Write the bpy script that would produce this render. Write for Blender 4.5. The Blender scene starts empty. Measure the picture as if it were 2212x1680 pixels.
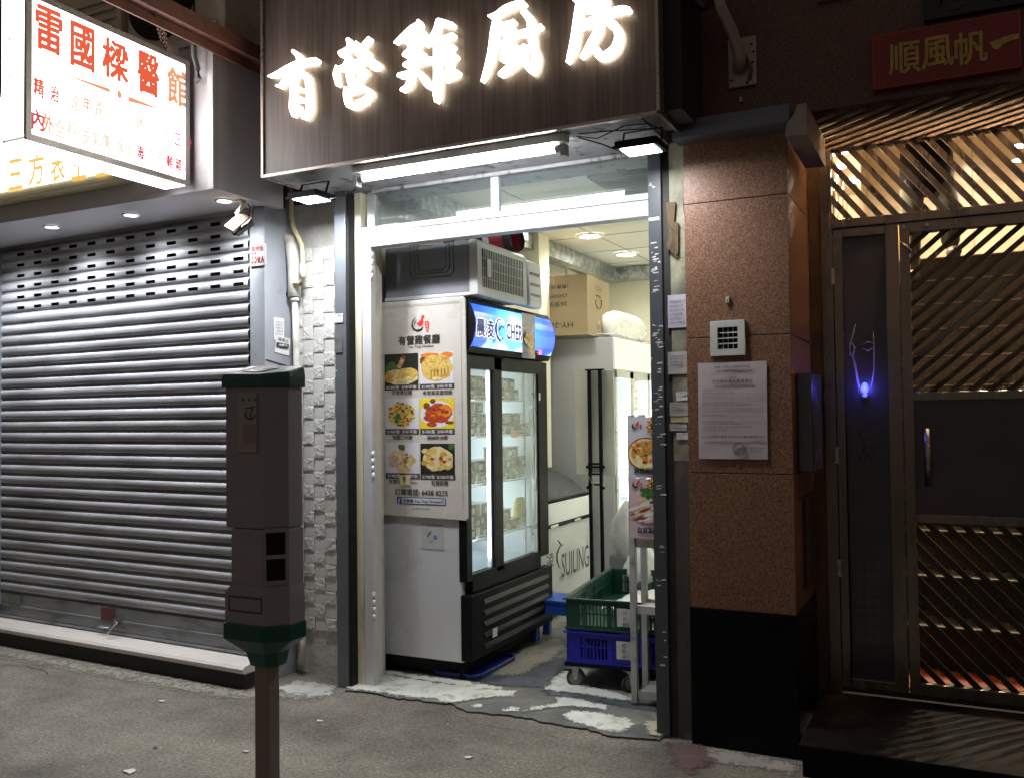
import bpy, bmesh, math, random
from mathutils import Vector, Matrix, noise
random.seed(7)
SC = bpy.context.scene
COL = SC.collection
# ------------------------------------------------------------------ camera
F_, CX, CY, EYE = 1960.0, 1106.0, 840.0, 1.33          # pixels of a 2212 x 1680 view
YAW = math.atan2(964, F_); PIT = math.atan2(54, F_); ROLL = .0125
_f0 = Vector((-math.sin(YAW), math.cos(YAW), 0)); _r0 = Vector((math.cos(YAW), math.sin(YAW), 0)); _u0 = Vector((0, 0, 1))
FW = _f0*math.cos(PIT) + _u0*math.sin(PIT); _u1 = _u0*math.cos(PIT) - _f0*math.sin(PIT)
RT = _r0*math.cos(ROLL) - _u1*math.sin(ROLL); UP = _u1*math.cos(ROLL) + _r0*math.sin(ROLL)
CAMP = Vector((0, 0, EYE))
cam = bpy.data.cameras.new('camera'); camo = bpy.data.objects.new('camera', cam); COL.objects.link(camo)
m4 = Matrix((RT, UP, -FW)).transposed().to_4x4(); m4.translation = CAMP; camo.matrix_world = m4
cam.sensor_width = 36; cam.lens = 36*F_/2212; cam.clip_start = .05; cam.clip_end = 500
SC.camera = camo
def at(px, py, Y=None, Z=None, X=None):
    d = FW*F_ + RT*(px-CX) - UP*(py-CY)
    t = (Y-CAMP.y)/d.y if Y is not None else (Z-CAMP.z)/d.z if Z is not None else (X-CAMP.x)/d.x
    return CAMP + d*t
# ------------------------------------------------------------------ world, exposure
w = bpy.data.worlds.new('World'); SC.world = w; w.use_nodes = True
nt = w.node_tree; bg = nt.nodes['Background']
sky = nt.nodes.new('ShaderNodeTexSky'); sky.sky_type = 'NISHITA'; sky.sun_disc = False
sky.sun_elevation = math.radians(-3); sky.sun_rotation = math.radians(200)
tint = nt.nodes.new('ShaderNodeMix'); tint.data_type = 'RGBA'; tint.inputs[0].default_value = .75
nt.links.new(sky.outputs[0], tint.inputs[6]); tint.inputs[7].default_value = (.80, .66, .56, 1)   # city glow
nt.links.new(tint.outputs[2], bg.inputs[0]); bg.inputs[1].default_value = .12
SC.view_settings.view_transform = 'Standard'; SC.view_settings.look = 'None'
SC.view_settings.exposure = .7; SC.view_settings.gamma = 1
SC.render.engine = 'CYCLES'
SC.cycles.use_denoising = True; SC.cycles.max_bounces = 7; SC.cycles.diffuse_bounces = 4; SC.cycles.transmission_bounces = 6
SC.cycles.sample_clamp_indirect = 6; SC.cycles.caustics_reflective = False; SC.cycles.caustics_refractive = False

# ------------------------------------------------------------------ materials
MATS = {}
def M(name, col, rough=.5, metal=0, var=.12, vs=6, bump=0, bs=60, stretch=(1, 1, 1), col2=None, amt=.5, ms=3, sharp=.08, es=0, trans=0, spec=.5, coat=0, detail=5):
    if name in MATS: return MATS[name]
    m = bpy.data.materials.new(name); m.use_nodes = True; t = m.node_tree; N = t.nodes; L = t.links
    b = N['Principled BSDF']; b.inputs['Roughness'].default_value = rough; b.inputs['Metallic'].default_value = metal
    b.inputs['Specular IOR Level'].default_value = spec
    if coat: b.inputs['Coat Weight'].default_value = coat; b.inputs['Coat Roughness'].default_value = .08
    if trans: b.inputs['Transmission Weight'].default_value = trans
    tc = N.new('ShaderNodeTexCoord'); mp = N.new('ShaderNodeMapping'); L.new(tc.outputs['Object'], mp.inputs[0]); mp.inputs['Scale'].default_value = stretch
    c4 = (*col, 1)
    if es:
        b.inputs['Base Color'].default_value = (*[x*(.6 if spec else .03) for x in col], 1)
        b.inputs['Emission Color'].default_value = c4; b.inputs['Emission Strength'].default_value = es
    else:
        n1 = N.new('ShaderNodeTexNoise'); n1.inputs['Scale'].default_value = vs; n1.inputs['Detail'].default_value = detail; n1.inputs['Roughness'].default_value = .65
        L.new(mp.outputs[0], n1.inputs[0])
        mr = N.new('ShaderNodeMapRange'); L.new(n1.outputs[0], mr.inputs[0]); mr.inputs[1].default_value = .3; mr.inputs[2].default_value = .7
        mr.inputs[3].default_value = 1-var; mr.inputs[4].default_value = 1+var
        mx = N.new('ShaderNodeMix'); mx.data_type = 'RGBA'; mx.blend_type = 'MULTIPLY'; mx.inputs[0].default_value = 1
        cm = N.new('ShaderNodeCombineXYZ')
        for i in range(3): L.new(mr.outputs[0], cm.inputs[i])
        L.new(cm.outputs[0], mx.inputs[7]); mx.inputs[6].default_value = c4
        if col2:
            n2 = N.new('ShaderNodeTexNoise'); n2.inputs['Scale'].default_value = ms; n2.inputs['Detail'].default_value = 8; n2.inputs['Roughness'].default_value = .6
            L.new(mp.outputs[0], n2.inputs[0])
            r2 = N.new('ShaderNodeMapRange'); L.new(n2.outputs[0], r2.inputs[0]); r2.inputs[1].default_value = amt-sharp; r2.inputs[2].default_value = amt+sharp
            m2 = N.new('ShaderNodeMix'); m2.data_type = 'RGBA'; L.new(r2.outputs[0], m2.inputs[0]); m2.inputs[6].default_value = c4; m2.inputs[7].default_value = (*col2, 1)
            L.new(m2.outputs[2], mx.inputs[6])
        L.new(mx.outputs[2], b.inputs['Base Color'])
        rr = N.new('ShaderNodeMapRange'); L.new(n1.outputs[0], rr.inputs[0]); rr.inputs[1].default_value = .3; rr.inputs[2].default_value = .7
        rr.inputs[3].default_value = max(.02, rough-.07); rr.inputs[4].default_value = min(1, rough+.07); L.new(rr.outputs[0], b.inputs['Roughness'])
    if bump:
        n3 = N.new('ShaderNodeTexNoise'); n3.inputs['Scale'].default_value = bs; n3.inputs['Detail'].default_value = 4; L.new(mp.outputs[0], n3.inputs[0])
        bp = N.new('ShaderNodeBump'); bp.inputs['Strength'].default_value = bump; bp.inputs['Distance'].default_value = .01
        L.new(n3.outputs[0], bp.inputs['Height']); L.new(bp.outputs[0], b.inputs['Normal'])
    MATS[name] = m; return m
def glass(name, tint=(.9, .95, .95), op=.12, rough=.02):
    m = bpy.data.materials.new(name); m.use_nodes = True; t = m.node_tree; N = t.nodes; L = t.links
    N.remove(N['Principled BSDF']); out = N['Material Output']
    tr = N.new('ShaderNodeBsdfTransparent'); tr.inputs[0].default_value = (*tint, 1); gl = N.new('ShaderNodeBsdfGlossy'); gl.inputs['Roughness'].default_value = rough
    lw = N.new('ShaderNodeLayerWeight'); lw.inputs[0].default_value = .5; fr = N.new('ShaderNodeMath'); fr.operation = 'POWER'; fr.inputs[1].default_value = 4.5; L.new(lw.outputs['Facing'], fr.inputs[0]); ad = N.new('ShaderNodeMath'); ad.operation = 'ADD'; ad.inputs[1].default_value = .04
    L.new(fr.outputs[0], ad.inputs[0]); mx = N.new('ShaderNodeMixShader'); L.new(ad.outputs[0], mx.inputs[0]); L.new(tr.outputs[0], mx.inputs[1]); L.new(gl.outputs[0], mx.inputs[2])
    df = N.new('ShaderNodeBsdfDiffuse'); df.inputs[0].default_value = (.55, .6, .62, 1); m2 = N.new('ShaderNodeMixShader'); m2.inputs[0].default_value = op
    L.new(mx.outputs[0], m2.inputs[1]); L.new(df.outputs[0], m2.inputs[2]); L.new(m2.outputs[0], out.inputs[0]); return m
def granite(name, a, b_, c, rough=.18, scale=170, seam=None):
    m = bpy.data.materials.new(name); m.use_nodes = True; t = m.node_tree; N = t.nodes; L = t.links; bs = N['Principled BSDF']
    tc = N.new('ShaderNodeTexCoord')
    n = N.new('ShaderNodeTexNoise'); n.inputs['Scale'].default_value = scale; n.inputs['Detail'].default_value = 3; L.new(tc.outputs['Object'], n.inputs[0])
    cr = N.new('ShaderNodeValToRGB'); e = cr.color_ramp.elements; e[0].position = .36; e[0].color = (*b_, 1); e[1].position = .52; e[1].color = (*a, 1)
    x = e.new(.68); x.color = (*c, 1); L.new(n.outputs[0], cr.inputs[0])
    n2 = N.new('ShaderNodeTexNoise'); n2.inputs['Scale'].default_value = 2.5; n2.inputs['Detail'].default_value = 6; L.new(tc.outputs['Object'], n2.inputs[0])
    mr = N.new('ShaderNodeMapRange'); L.new(n2.outputs[0], mr.inputs[0]); mr.inputs[3].default_value = .75; mr.inputs[4].default_value = 1.25
    mx = N.new('ShaderNodeVectorMath'); mx.operation = 'MULTIPLY'; L.new(cr.outputs[0], mx.inputs[0]); cb = N.new('ShaderNodeCombineXYZ')
    for i in range(3): L.new(mr.outputs[0], cb.inputs[i])
    L.new(cb.outputs[0], mx.inputs[1]); L.new(mx.outputs[0], bs.inputs['Base Color']); bs.inputs['Roughness'].default_value = rough
    MATS[name] = m; return m
def ground_mat():
    m = bpy.data.materials.new('pavement concrete'); m.use_nodes = True; t = m.node_tree; N = t.nodes; L = t.links; b = N['Principled BSDF']
    tc = N.new('ShaderNodeTexCoord')
    def nz(s, d=6, r=.6):
        n = N.new('ShaderNodeTexNoise'); n.inputs['Scale'].default_value = s; n.inputs['Detail'].default_value = d; n.inputs['Roughness'].default_value = r; L.new(tc.outputs['Object'], n.inputs[0]); return n
    a = nz(1.7, 9, .72); cr = N.new('ShaderNodeValToRGB'); e = cr.color_ramp.elements
    e[0].position = .3; e[0].color = (.058, .051, .042, 1); e[1].position = .72; e[1].color = (.25, .225, .18, 1); L.new(a.outputs[0], cr.inputs[0])
    f = nz(70, 5, .8); r = N.new('ShaderNodeMapRange'); L.new(f.outputs[0], r.inputs[0]); r.inputs[1].default_value = .3; r.inputs[2].default_value = .7; r.inputs[3].default_value = .25; r.inputs[4].default_value = 1.85
    v = N.new('ShaderNodeTexVoronoi'); v.inputs['Scale'].default_value = 26; L.new(tc.outputs['Object'], v.inputs[0])
    lt = N.new('ShaderNodeMath'); lt.operation = 'LESS_THAN'; lt.inputs[1].default_value = .10; L.new(v.outputs[0], lt.inputs[0])
    st = nz(9, 4); gt = N.new('ShaderNodeMath'); gt.operation = 'GREATER_THAN'; gt.inputs[1].default_value = .6; L.new(st.outputs[0], gt.inputs[0])
    ml = N.new('ShaderNodeMath'); ml.operation = 'MULTIPLY'; L.new(lt.outputs[0], ml.inputs[0]); L.new(gt.outputs[0], ml.inputs[1])
    cb = N.new('ShaderNodeCombineXYZ')
    for i in range(3): L.new(r.outputs[0], cb.inputs[i])
    vm = N.new('ShaderNodeVectorMath'); vm.operation = 'MULTIPLY'; L.new(cr.outputs[0], vm.inputs[0]); L.new(cb.outputs[0], vm.inputs[1])
    mx = N.new('ShaderNodeMix'); mx.data_type = 'RGBA'; L.new(ml.outputs[0], mx.inputs[0]); L.new(vm.outputs[0], mx.inputs[6]); mx.inputs[7].default_value = (.5, .48, .44, 1)
    # reddish stain near the dark pillar and pale dusty band along the wall
    L.new(mx.outputs[2], b.inputs['Base Color']); b.inputs['Roughness'].default_value = .8
    bp = N.new('ShaderNodeBump'); bp.inputs['Strength'].default_value = .55; bp.inputs['Distance'].default_value = .006; L.new(f.outputs[0], bp.inputs['Height'])
    b2 = N.new('ShaderNodeBump'); b2.inputs['Strength'].default_value = .5; b2.inputs['Distance'].default_value = .03; b3 = nz(5, 5); L.new(b3.outputs[0], b2.inputs['Height']); L.new(bp.outputs[0], b2.inputs['Normal'])
    L.new(b2.outputs[0], b.inputs['Normal']); return m

# ------------------------------------------------------------------ mesh helpers
class MB:
    def __init__(s): s.v = []; s.f = []; s.m = []; s.sm = []
    def add(s, vs, fs, m=0, smooth=False):
        o = len(s.v); s.v += [Vector(x) for x in vs]
        for f in fs: s.f.append([i+o for i in f]); s.m.append(m); s.sm.append(smooth)
        return s
    def box(s, x0, x1, y0, y1, z0, z1, m=0):
        return s.add([(x0,y0,z0),(x1,y0,z0),(x1,y1,z0),(x0,y1,z0),(x0,y0,z1),(x1,y0,z1),(x1,y1,z1),(x0,y1,z1)],
                     [(0,3,2,1),(4,5,6,7),(0,1,5,4),(1,2,6,5),(2,3,7,6),(3,0,4,7)], m)
    def quad(s, a, b, c, d, m=0): return s.add([a,b,c,d], [(0,1,2,3)], m)
    def prism(s, pts, vec, m=0, smooth=False):
        n = len(pts); vec = Vector(vec); p = [Vector(x) for x in pts]
        s.add(p+[x+vec for x in p], [tuple(range(n))[::-1], tuple(range(n, 2*n))], m)
        return s.add(p+[x+vec for x in p], [(i,(i+1)%n,(i+1)%n+n,i+n) for i in range(n)], m, smooth)
    def ring(s, c, ax, r, n, ref=None):
        ax = Vector(ax).normalized(); a = Vector((0,0,1)) if abs(ax.z) < .9 else Vector((1,0,0))
        if ref is not None: a = ref
        u = ax.cross(a).normalized(); w_ = ax.cross(u)
        return [Vector(c)+u*math.cos(2*math.pi*i/n)*r+w_*math.sin(2*math.pi*i/n)*r for i in range(n)]
    def tube(s, path, r, n=8, m=0, cap=True):
        P = [Vector(p) for p in path]; o = len(s.v); R_ = r if isinstance(r, (list, tuple)) else [r]*len(P)
        for i, p in enumerate(P):
            d = (P[min(i+1, len(P)-1)]-P[max(i-1, 0)]); s.v += s.ring(p, d, R_[i], n)
        for i in range(len(P)-1):
            for k in range(n):
                s.f.append([o+i*n+k, o+i*n+(k+1)%n, o+(i+1)*n+(k+1)%n, o+(i+1)*n+k]); s.m.append(m); s.sm.append(True)
        if cap:
            s.f.append([o+k for k in range(n)][::-1]); s.m.append(m); s.sm.append(False)
            s.f.append([o+(len(P)-1)*n+k for k in range(n)]); s.m.append(m); s.sm.append(False)
        return s
    def bar(s, a, b, w_, h, m=0, up=(0,0,1)):
        a = Vector(a); b = Vector(b); d = (b-a).normalized(); u = d.cross(Vector(up)).normalized()*w_/2; v_ = u.cross(d).normalized()*h/2
        pts = [a-u-v_, a+u-v_, a+u+v_, a-u+v_, b-u-v_, b+u-v_, b+u+v_, b-u+v_]
        return s.add(pts, [(0,3,2,1),(4,5,6,7),(0,1,5,4),(1,2,6,5),(2,3,7,6),(3,0,4,7)], m)
    def lathe(s, c, prof, n=20, m=0):
        o = len(s.v); c = Vector(c)
        for r, z in prof: s.v += [c+Vector((r*math.cos(2*math.pi*i/n), r*math.sin(2*math.pi*i/n), z)) for i in range(n)]
        for i in range(len(prof)-1):
            for k in range(n): s.f.append([o+i*n+k, o+i*n+(k+1)%n, o+(i+1)*n+(k+1)%n, o+(i+1)*n+k]); s.m.append(m); s.sm.append(True)
        return s
    def build(s, name, mats, parent=None, bevel=0, seg=2, **tags):
        if not isinstance(mats, (list, tuple)): mats = [mats]
        if parent is not None: org = Vector(parent.get('_o', (0,0,0)))
        else:
            xs = [v.x for v in s.v]; ys = [v.y for v in s.v]; zs = [v.z for v in s.v]
            org = Vector(((min(xs)+max(xs))/2, (min(ys)+max(ys))/2, min(zs)))
        me = bpy.data.meshes.new(name); me.from_pydata([v-org for v in s.v], [], s.f)
        for m in mats: me.materials.append(m)
        me.polygons.foreach_set('material_index', s.m); me.polygons.foreach_set('use_smooth', s.sm)
        if bevel:
            bm = bmesh.new(); bm.from_mesh(me); bmesh.ops.remove_doubles(bm, verts=bm.verts, dist=1e-5)
            bm.normal_update()
            ed = [e for e in bm.edges if len(e.link_faces) == 2 and e.calc_face_angle(0) > .6]
            if ed: bmesh.ops.bevel(bm, geom=ed, offset=bevel, segments=seg, affect='EDGES', profile=.6, clamp_overlap=True)
            bmesh.ops.recalc_face_normals(bm, faces=bm.faces); bm.to_mesh(me); bm.free()
        me.update()
        o = bpy.data.objects.new(name, me); COL.objects.link(o); o['_o'] = tuple(org)
        if parent is not None: o.parent = parent
        else: o.location = org
        for k, v in tags.items(): o[k] = v
        return o
def thing(name, label, cat, loc=(0,0,0), rz=0, group=None, local=False):
    o = bpy.data.objects.new(name, None); COL.objects.link(o); o.empty_display_size = .1
    o.location = loc; o.rotation_euler = (0, 0, rz); o['label'] = label; o['category'] = cat
    if group: o['group'] = group
    o['_o'] = (0,0,0) if (local or rz) else tuple(loc)
    return o
def copy_thing(root, loc, rz, label=None, group=None):
    r = root.copy(); COL.objects.link(r); r.location = loc; r.rotation_euler = (0,0,rz)
    if label: r['label'] = label
    if group: r['group'] = group
    for ch in list(root.children):
        c = ch.copy(); COL.objects.link(c); c.parent = r
        for g in list(ch.children):
            d = g.copy(); COL.objects.link(d); d.parent = c
    return r
_tc = bpy.data.curves.new('text source', 'FONT')
_to = bpy.data.objects.new('text source', _tc); COL.objects.link(_to)
def text_geo(sx, bold=0, ext=0):
    _tc.body = sx; _tc.size = 1; _tc.offset = bold; _tc.extrude = ext; _tc.resolution_u = 3
    bpy.context.view_layer.update(); dg = bpy.context.evaluated_depsgraph_get()
    me = bpy.data.meshes.new_from_object(_to.evaluated_get(dg))
    v = [x.co.copy() for x in me.vertices]; f = [list(p.vertices) for p in me.polygons]; bpy.data.meshes.remove(me)
    return v, f
def text(mb, sx, o, u, v, w_, h, m=0, bold=0, rot=False, n=None, ext=0):
    """fit the text to a w x h box whose lower left corner is o, along u and v"""
    vs, fs = text_geo(sx, 0)
    if not vs: return
    if bold and n is None:
        e = bold*.9*h; uu = Vector(u).normalized(); vv = Vector(v).normalized(); nn_ = uu.cross(vv)
        for k, (du, dv_) in enumerate(((-1,-.7),(1,.7),(1,-.7),(-1,.7),(0,1),(0,-1))): text(mb, sx, Vector(o)+uu*du*e+vv*dv_*e+nn_*.00008*(k+1), u, v, w_, h, m, 0, rot, 1)
    x0 = min(p.x for p in vs); x1 = max(p.x for p in vs); y0 = min(p.y for p in vs); y1 = max(p.y for p in vs)
    o = Vector(o); u = Vector(u).normalized(); v = Vector(v).normalized(); out = []
    for p in vs:
        a = (p.x-x0)/(x1-x0+1e-9); b = (p.y-y0)/(y1-y0+1e-9)
        if rot: a, b = 1-a, 1-b
        out.append(o+u*a*w_+v*b*h)
    mb.add(out, fs, m)
def tpx(mb, sx, x0, y0, x1, y1, m=0, bold=0, rot=False, **pl):
    """text fitted on a plane (X= or Y=) to a rectangle measured on the photograph, placed where it really hangs"""
    cx, cy = (x0+x1)/2, (y0+y1)/2
    a = at(x0, cy, **pl); b = at(x1, cy, **pl); t = at(cx, y0, **pl); bo = at(cx, y1, **pl)
    u = Vector((b.x-a.x, b.y-a.y, 0)); slope = (b.z-a.z)
    o = Vector((a.x, a.y, bo.z)); text(mb, sx, o, u, (0,0,1), u.length, t.z-bo.z, m, bold, rot)
def ragged(pts, sub=5, amp=.02, seed=0):
    out = []; n = len(pts)
    for i in range(n):
        a = Vector(pts[i]); b = Vector(pts[(i+1) % n]); L = (b-a).length; d = (b-a).normalized() if L else Vector((1,0,0)); nn = Vector((-d.y, d.x, 0))
        k = max(1, int(L/.03*sub/5))
        for j in range(k):
            p = a.lerp(b, j/k); q = noise.noise(p*18+Vector((seed, 0, 0)))+.5*noise.noise(p*50); out.append(p+nn*q*amp)
    return out
def flat(mb, pts, m=0):
    from mathutils.geometry import tessellate_polygon
    tr = tessellate_polygon([pts]); fs = []
    for t in tr:
        a, b, c = [Vector(pts[i]) for i in t]
        fs.append(t if (b-a).cross(c-a).z > 0 else t[::-1])
    mb.add(pts, fs, m)

# common materials
steel_grey = M('brushed grey paint', (.23, .25, .28), .38, .3, .1, 3, .04)
dark_void = M('dark cavity', (.004, .004, .004), .9, 0, 0)
white_paint = M('white enamel', (.72, .73, .74), .35, 0, .05, 4, .03, 30)
cream = M('cream laminate', (.68, .66, .55), .4, 0, .05, 2, .02, 30)
black_plastic = M('black plastic', (.007, .007, .008), .45, spec=.1, metal=0, var=.2, vs=8, bump=.05, bs=200) if 1 else M('x', (.012, .012, .014), .32, 0, .2, 8, .05, 200)
chrome = M('worn chrome', (.55, .55, .55), .22, 1, .1, 10)
galv = M('galvanised steel', (.5, .52, .53), .35, .8, .25, 14, .05, 30, col2=(.34, .36, .37), amt=.5, ms=18, sharp=.03)
ink = M('black ink', (.02, .02, .02), .5, 0, 0)
ink_red = M('red ink', (.22, .02, .02), .5, 0, 0)
paper = M('paper', (.66, .65, .66), .6, 0, .06, 9, .12, 12)
pvc = M('aged white pvc', (.62, .61, .55), .38, 0, .12, 9, .03, 40, col2=(.36, .33, .25), amt=.62, ms=7, sharp=.1)

# ------------------------------------------------------------------ ground
g = MB(); g.quad((-30,-25,0),(30,-25,0),(30,3.9,0),(-30,3.9,0)); pav = g.build('pavement', ground_mat(), kind='structure')
g = MB(); g.quad((-2.9,3.9,0.004),(-1.0,3.9,0.004),(-1.0,8,0.004),(-2.9,8,0.004))
floor_m = M('worn grey floor paint', (.085, .09, .1), .42, 0, .2, 5, .12, 30, col2=(.24, .23, .185), amt=.5, ms=1.5, sharp=.012)
g.build('shop_floor', floor_m, kind='structure')
def D6(x, y): return (671+.5057*x, 1342.6+.5057*y)
edge = [at(*D6(*p), Z=.008) for p in [(150,290),(260,300),(380,325),(470,332),(550,345),(600,348),(660,380),(760,388),(880,400),(980,420),(1090,440),(1200,460),(1280,485),(1400,495),(1490,503)]]
er = []
for i in range(len(edge)-1):
    for j in range(5):
        p = edge[i].lerp(edge[i+1], j/5); p.y += .016*noise.noise(p*26)+.008*noise.noise(p*80); er.append(p)
er.append(edge[-1])
g = MB(); top = er+[Vector((-1.08,4.02,.008)), Vector((-2.72,4.02,.008))]; flat(g, top, 0)
for i in range(len(er)-1):
    a, b = er[i], er[i+1]; g.quad(a-Vector((0,.006,.02)), b-Vector((0,.006,.02)), b, a, 1)
slab_m = M('threshold concrete', (.2, .19, .165), .75, 0, .25, 7, .5, 70, col2=(.1, .1, .095), amt=.5, ms=4, sharp=.1)
crack_m = M('crack dirt', (.02, .018, .016), .9, 0, .2)
thr = g.build('threshold', [slab_m, crack_m], kind='structure')
# flaked paint on the threshold and the floor just inside
patchW = M('flaked white floor paint', (.74, .75, .68), .55, 0, .13, 8, .25, 60, col2=(.36, .35, .3), amt=.62, ms=14, sharp=.03)
patchG = M('blue grey floor paint', (.095, .105, .12), .45, 0, .2, 6, .15, 50)
patchY = M('stained paint', (.5, .48, .33), .55, 0, .25, 12, .2, 50)
def worn(name, col, col2, rough):
    m = M(name, col, rough, 0, .15, 9, .25, 60, col2=col2, amt=.6, ms=16, sharp=.06); t = m.node_tree; N = t.nodes; L = t.links; pb = N['Principled BSDF']
    at_ = N.new('ShaderNodeAttribute'); at_.attribute_name = 'cover'
    tc = N.new('ShaderNodeTexCoord'); n1 = N.new('ShaderNodeTexNoise'); n1.inputs['Scale'].default_value = 26; n1.inputs['Detail'].default_value = 8; n1.inputs['Roughness'].default_value = .7; L.new(tc.outputs['Object'], n1.inputs[0])
    n2 = N.new('ShaderNodeTexNoise'); n2.inputs['Scale'].default_value = 95; n2.inputs['Detail'].default_value = 5; n2.inputs['Roughness'].default_value = .7; L.new(tc.outputs['Object'], n2.inputs[0])
    a0 = N.new('ShaderNodeMath'); a0.operation = 'MULTIPLY_ADD'; a0.inputs[1].default_value = .6; L.new(n2.outputs[0], a0.inputs[0]); L.new(n1.outputs[0], a0.inputs[2])
    ad = N.new('ShaderNodeMath'); ad.operation = 'ADD'; L.new(at_.outputs['Fac'], ad.inputs[0]); L.new(a0.outputs[0], ad.inputs[1])
    mr = N.new('ShaderNodeMapRange'); L.new(ad.outputs[0], mr.inputs[0]); mr.inputs[1].default_value = 1.22; mr.inputs[2].default_value = 1.38
    L.new(mr.outputs[0], pb.inputs['Alpha']); return m
def paint_layer(name, polys, mat, z, soft, clip_=True, par=None):
    W_ = [[Vector((p.x,p.y,z)) if isinstance(p, Vector) else at(*D6(*p), Z=z) for p in P_] for P_ in polys]
    xs_ = [p.x for P_ in W_ for p in P_]; ys_ = [p.y for P_ in W_ for p in P_]
    x0, x1_, y0, y1 = min(xs_)-.06, max(xs_)+.06, min(ys_)-.06, max(ys_)+.06
    x0 = max(x0, -2.72) if clip_ else x0; x1_ = min(x1_, -1.09) if clip_ else x1_
    st_ = .012; nx_ = int((x1_-x0)/st_)+1; ny_ = int((y1-y0)/st_)+1; q = MB(); vals = []
    def sd(px, py, P_):
        ins = False; dm = 9
        for i in range(len(P_)):
            a, b_ = P_[i], P_[(i+1) % len(P_)]
            if (a.y > py) != (b_.y > py) and px < (b_.x-a.x)*(py-a.y)/(b_.y-a.y)+a.x: ins = not ins
            dx, dy = b_.x-a.x, b_.y-a.y; t = max(0, min(1, ((px-a.x)*dx+(py-a.y)*dy)/(dx*dx+dy*dy+1e-9))); dm = min(dm, math.hypot(px-a.x-t*dx, py-a.y-t*dy))
        return dm if ins else -dm
    for j in range(ny_+1):
        for i in range(nx_+1):
            x = min(x0+i*st_, x1_); y = y0+j*st_; d = max(sd(x, y, P_) for P_ in W_); q.v.append(Vector((x, y, z))); vals.append(max(0, min(1, .5+.5*d/soft)))
    for j in range(ny_):
        for i in range(nx_):
            k = j*(nx_+1)+i
            if max(vals[k], vals[k+1], vals[k+nx_+1], vals[k+nx_+2]) > .02: q.f.append([k, k+1, k+nx_+2, k+nx_+1]); q.m.append(0); q.sm.append(False)
    o = q.build(name, mat, par or thr); a = o.data.attributes.new('cover', 'FLOAT', 'POINT'); a.data.foreach_set('value', vals)
paint_layer('grey_paint_layer', [[(640,200),(780,195),(800,215),(1000,160),(1090,150),(1060,215),(1000,280),(850,275),(720,255),(600,225)],
    [(1000,292),(1200,316),(1390,345),(1490,360),(1490,385),(1300,355),(1130,330),(1020,312)]], worn('grey paint layer', (.095, .105, .12), (.06,.065,.07), .4), .0105, .07)
paint_layer('bare_patch', [[(740,225),(800,170),(900,120),(1000,80),(1060,60),(1090,100),(1040,150),(960,190),(930,215),(860,228),(800,222)]], worn('bare worn concrete', (.27,.26,.215), (.16,.155,.13), .6), .0118, .08)
paint_layer('white_paint_layer', [[(160,285),(175,240),(250,218),(330,225),(420,240),(560,262),(700,275),(810,290),(880,292),(860,315),(760,318),(680,330),(620,342),(560,342),(540,325),(450,322),(380,312),(260,295)],
    [(290,203),(480,228),(650,250),(815,278),(822,288),(700,280),(480,246),(300,218)],
    [(1000,285),(1060,225),(1100,200),(1230,200),(1170,235),(1120,262),(1230,282),(1390,320),(1392,340),(1200,312),(1040,292)],
    [(1040,318),(1120,325),(1275,355),(1258,372),(1180,362),(1090,358),(1040,364),(920,377),(945,360),(1060,345)],
    [(1080,395),(1120,378),(1200,382),(1350,410),(1385,435),(1340,460),(1300,470),(1240,462),(1190,440),(1110,420)],
    [(698,352),(735,348),(730,362),(695,362)],
    [(825,375),(860,360),(890,364),(880,378),(838,382)]], worn('white paint layer', (.68, .69, .62), (.38, .37, .31), .5), .013, .055)
paint_layer('yellow_stain', [[(1425,425),(1485,417),(1488,485),(1440,475)]], worn('yellow stain', (.42, .40, .28), (.25,.23,.17), .6), .016, .05)
# pale mortar smear and red stain on the pavement by the pillars
def P3(px, py, z=.004): return at(px, py, Z=z)
stain = M('reddish stained concrete', (.26, .17, .16), .75, 0, .3, 9, .4, 90, col2=(.15, .075, .075), amt=.55, ms=6, sharp=.12)
paint_layer('mortar_smear', [[Vector((-3.02,3.66,0)),Vector((-2.78,3.66,0)),Vector((-2.72,3.52,0)),Vector((-2.86,3.45,0)),Vector((-3.04,3.5,0))]], worn('pale mortar', (.40,.39,.36), (.22,.21,.19), .85), .004, .07, False, pav)
paint_layer('concrete_smear', [[P3(1430,1596), P3(1490,1608), P3(1720,1646), P3(1720,1672), P3(1600,1652), P3(1500,1640), P3(1470,1622)]], worn('pale worn concrete', (.30,.265,.24), (.2,.16,.15), .8), .004, .09, False, pav)
paint_layer('wall_dust', [[Vector((-5.6,3.46,0)),Vector((-3.2,3.40,0)),Vector((-2.7,3.62,0)),Vector((-2.75,3.45,0)),Vector((-3.2,3.30,0)),Vector((-5.6,3.38,0))]], worn('dusty gutter line', (.25,.235,.19), (.2,.185,.15), .9), .0035, .20, False, pav)
paint_layer('red_stain', [[P3(1445,1603), P3(1520,1612), P3(1540,1640), P3(1490,1672), P3(1455,1650)]], worn('dull red stain', (.105,.062,.058), (.14,.10,.09), .75), .0048, .10, False, pav)
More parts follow.
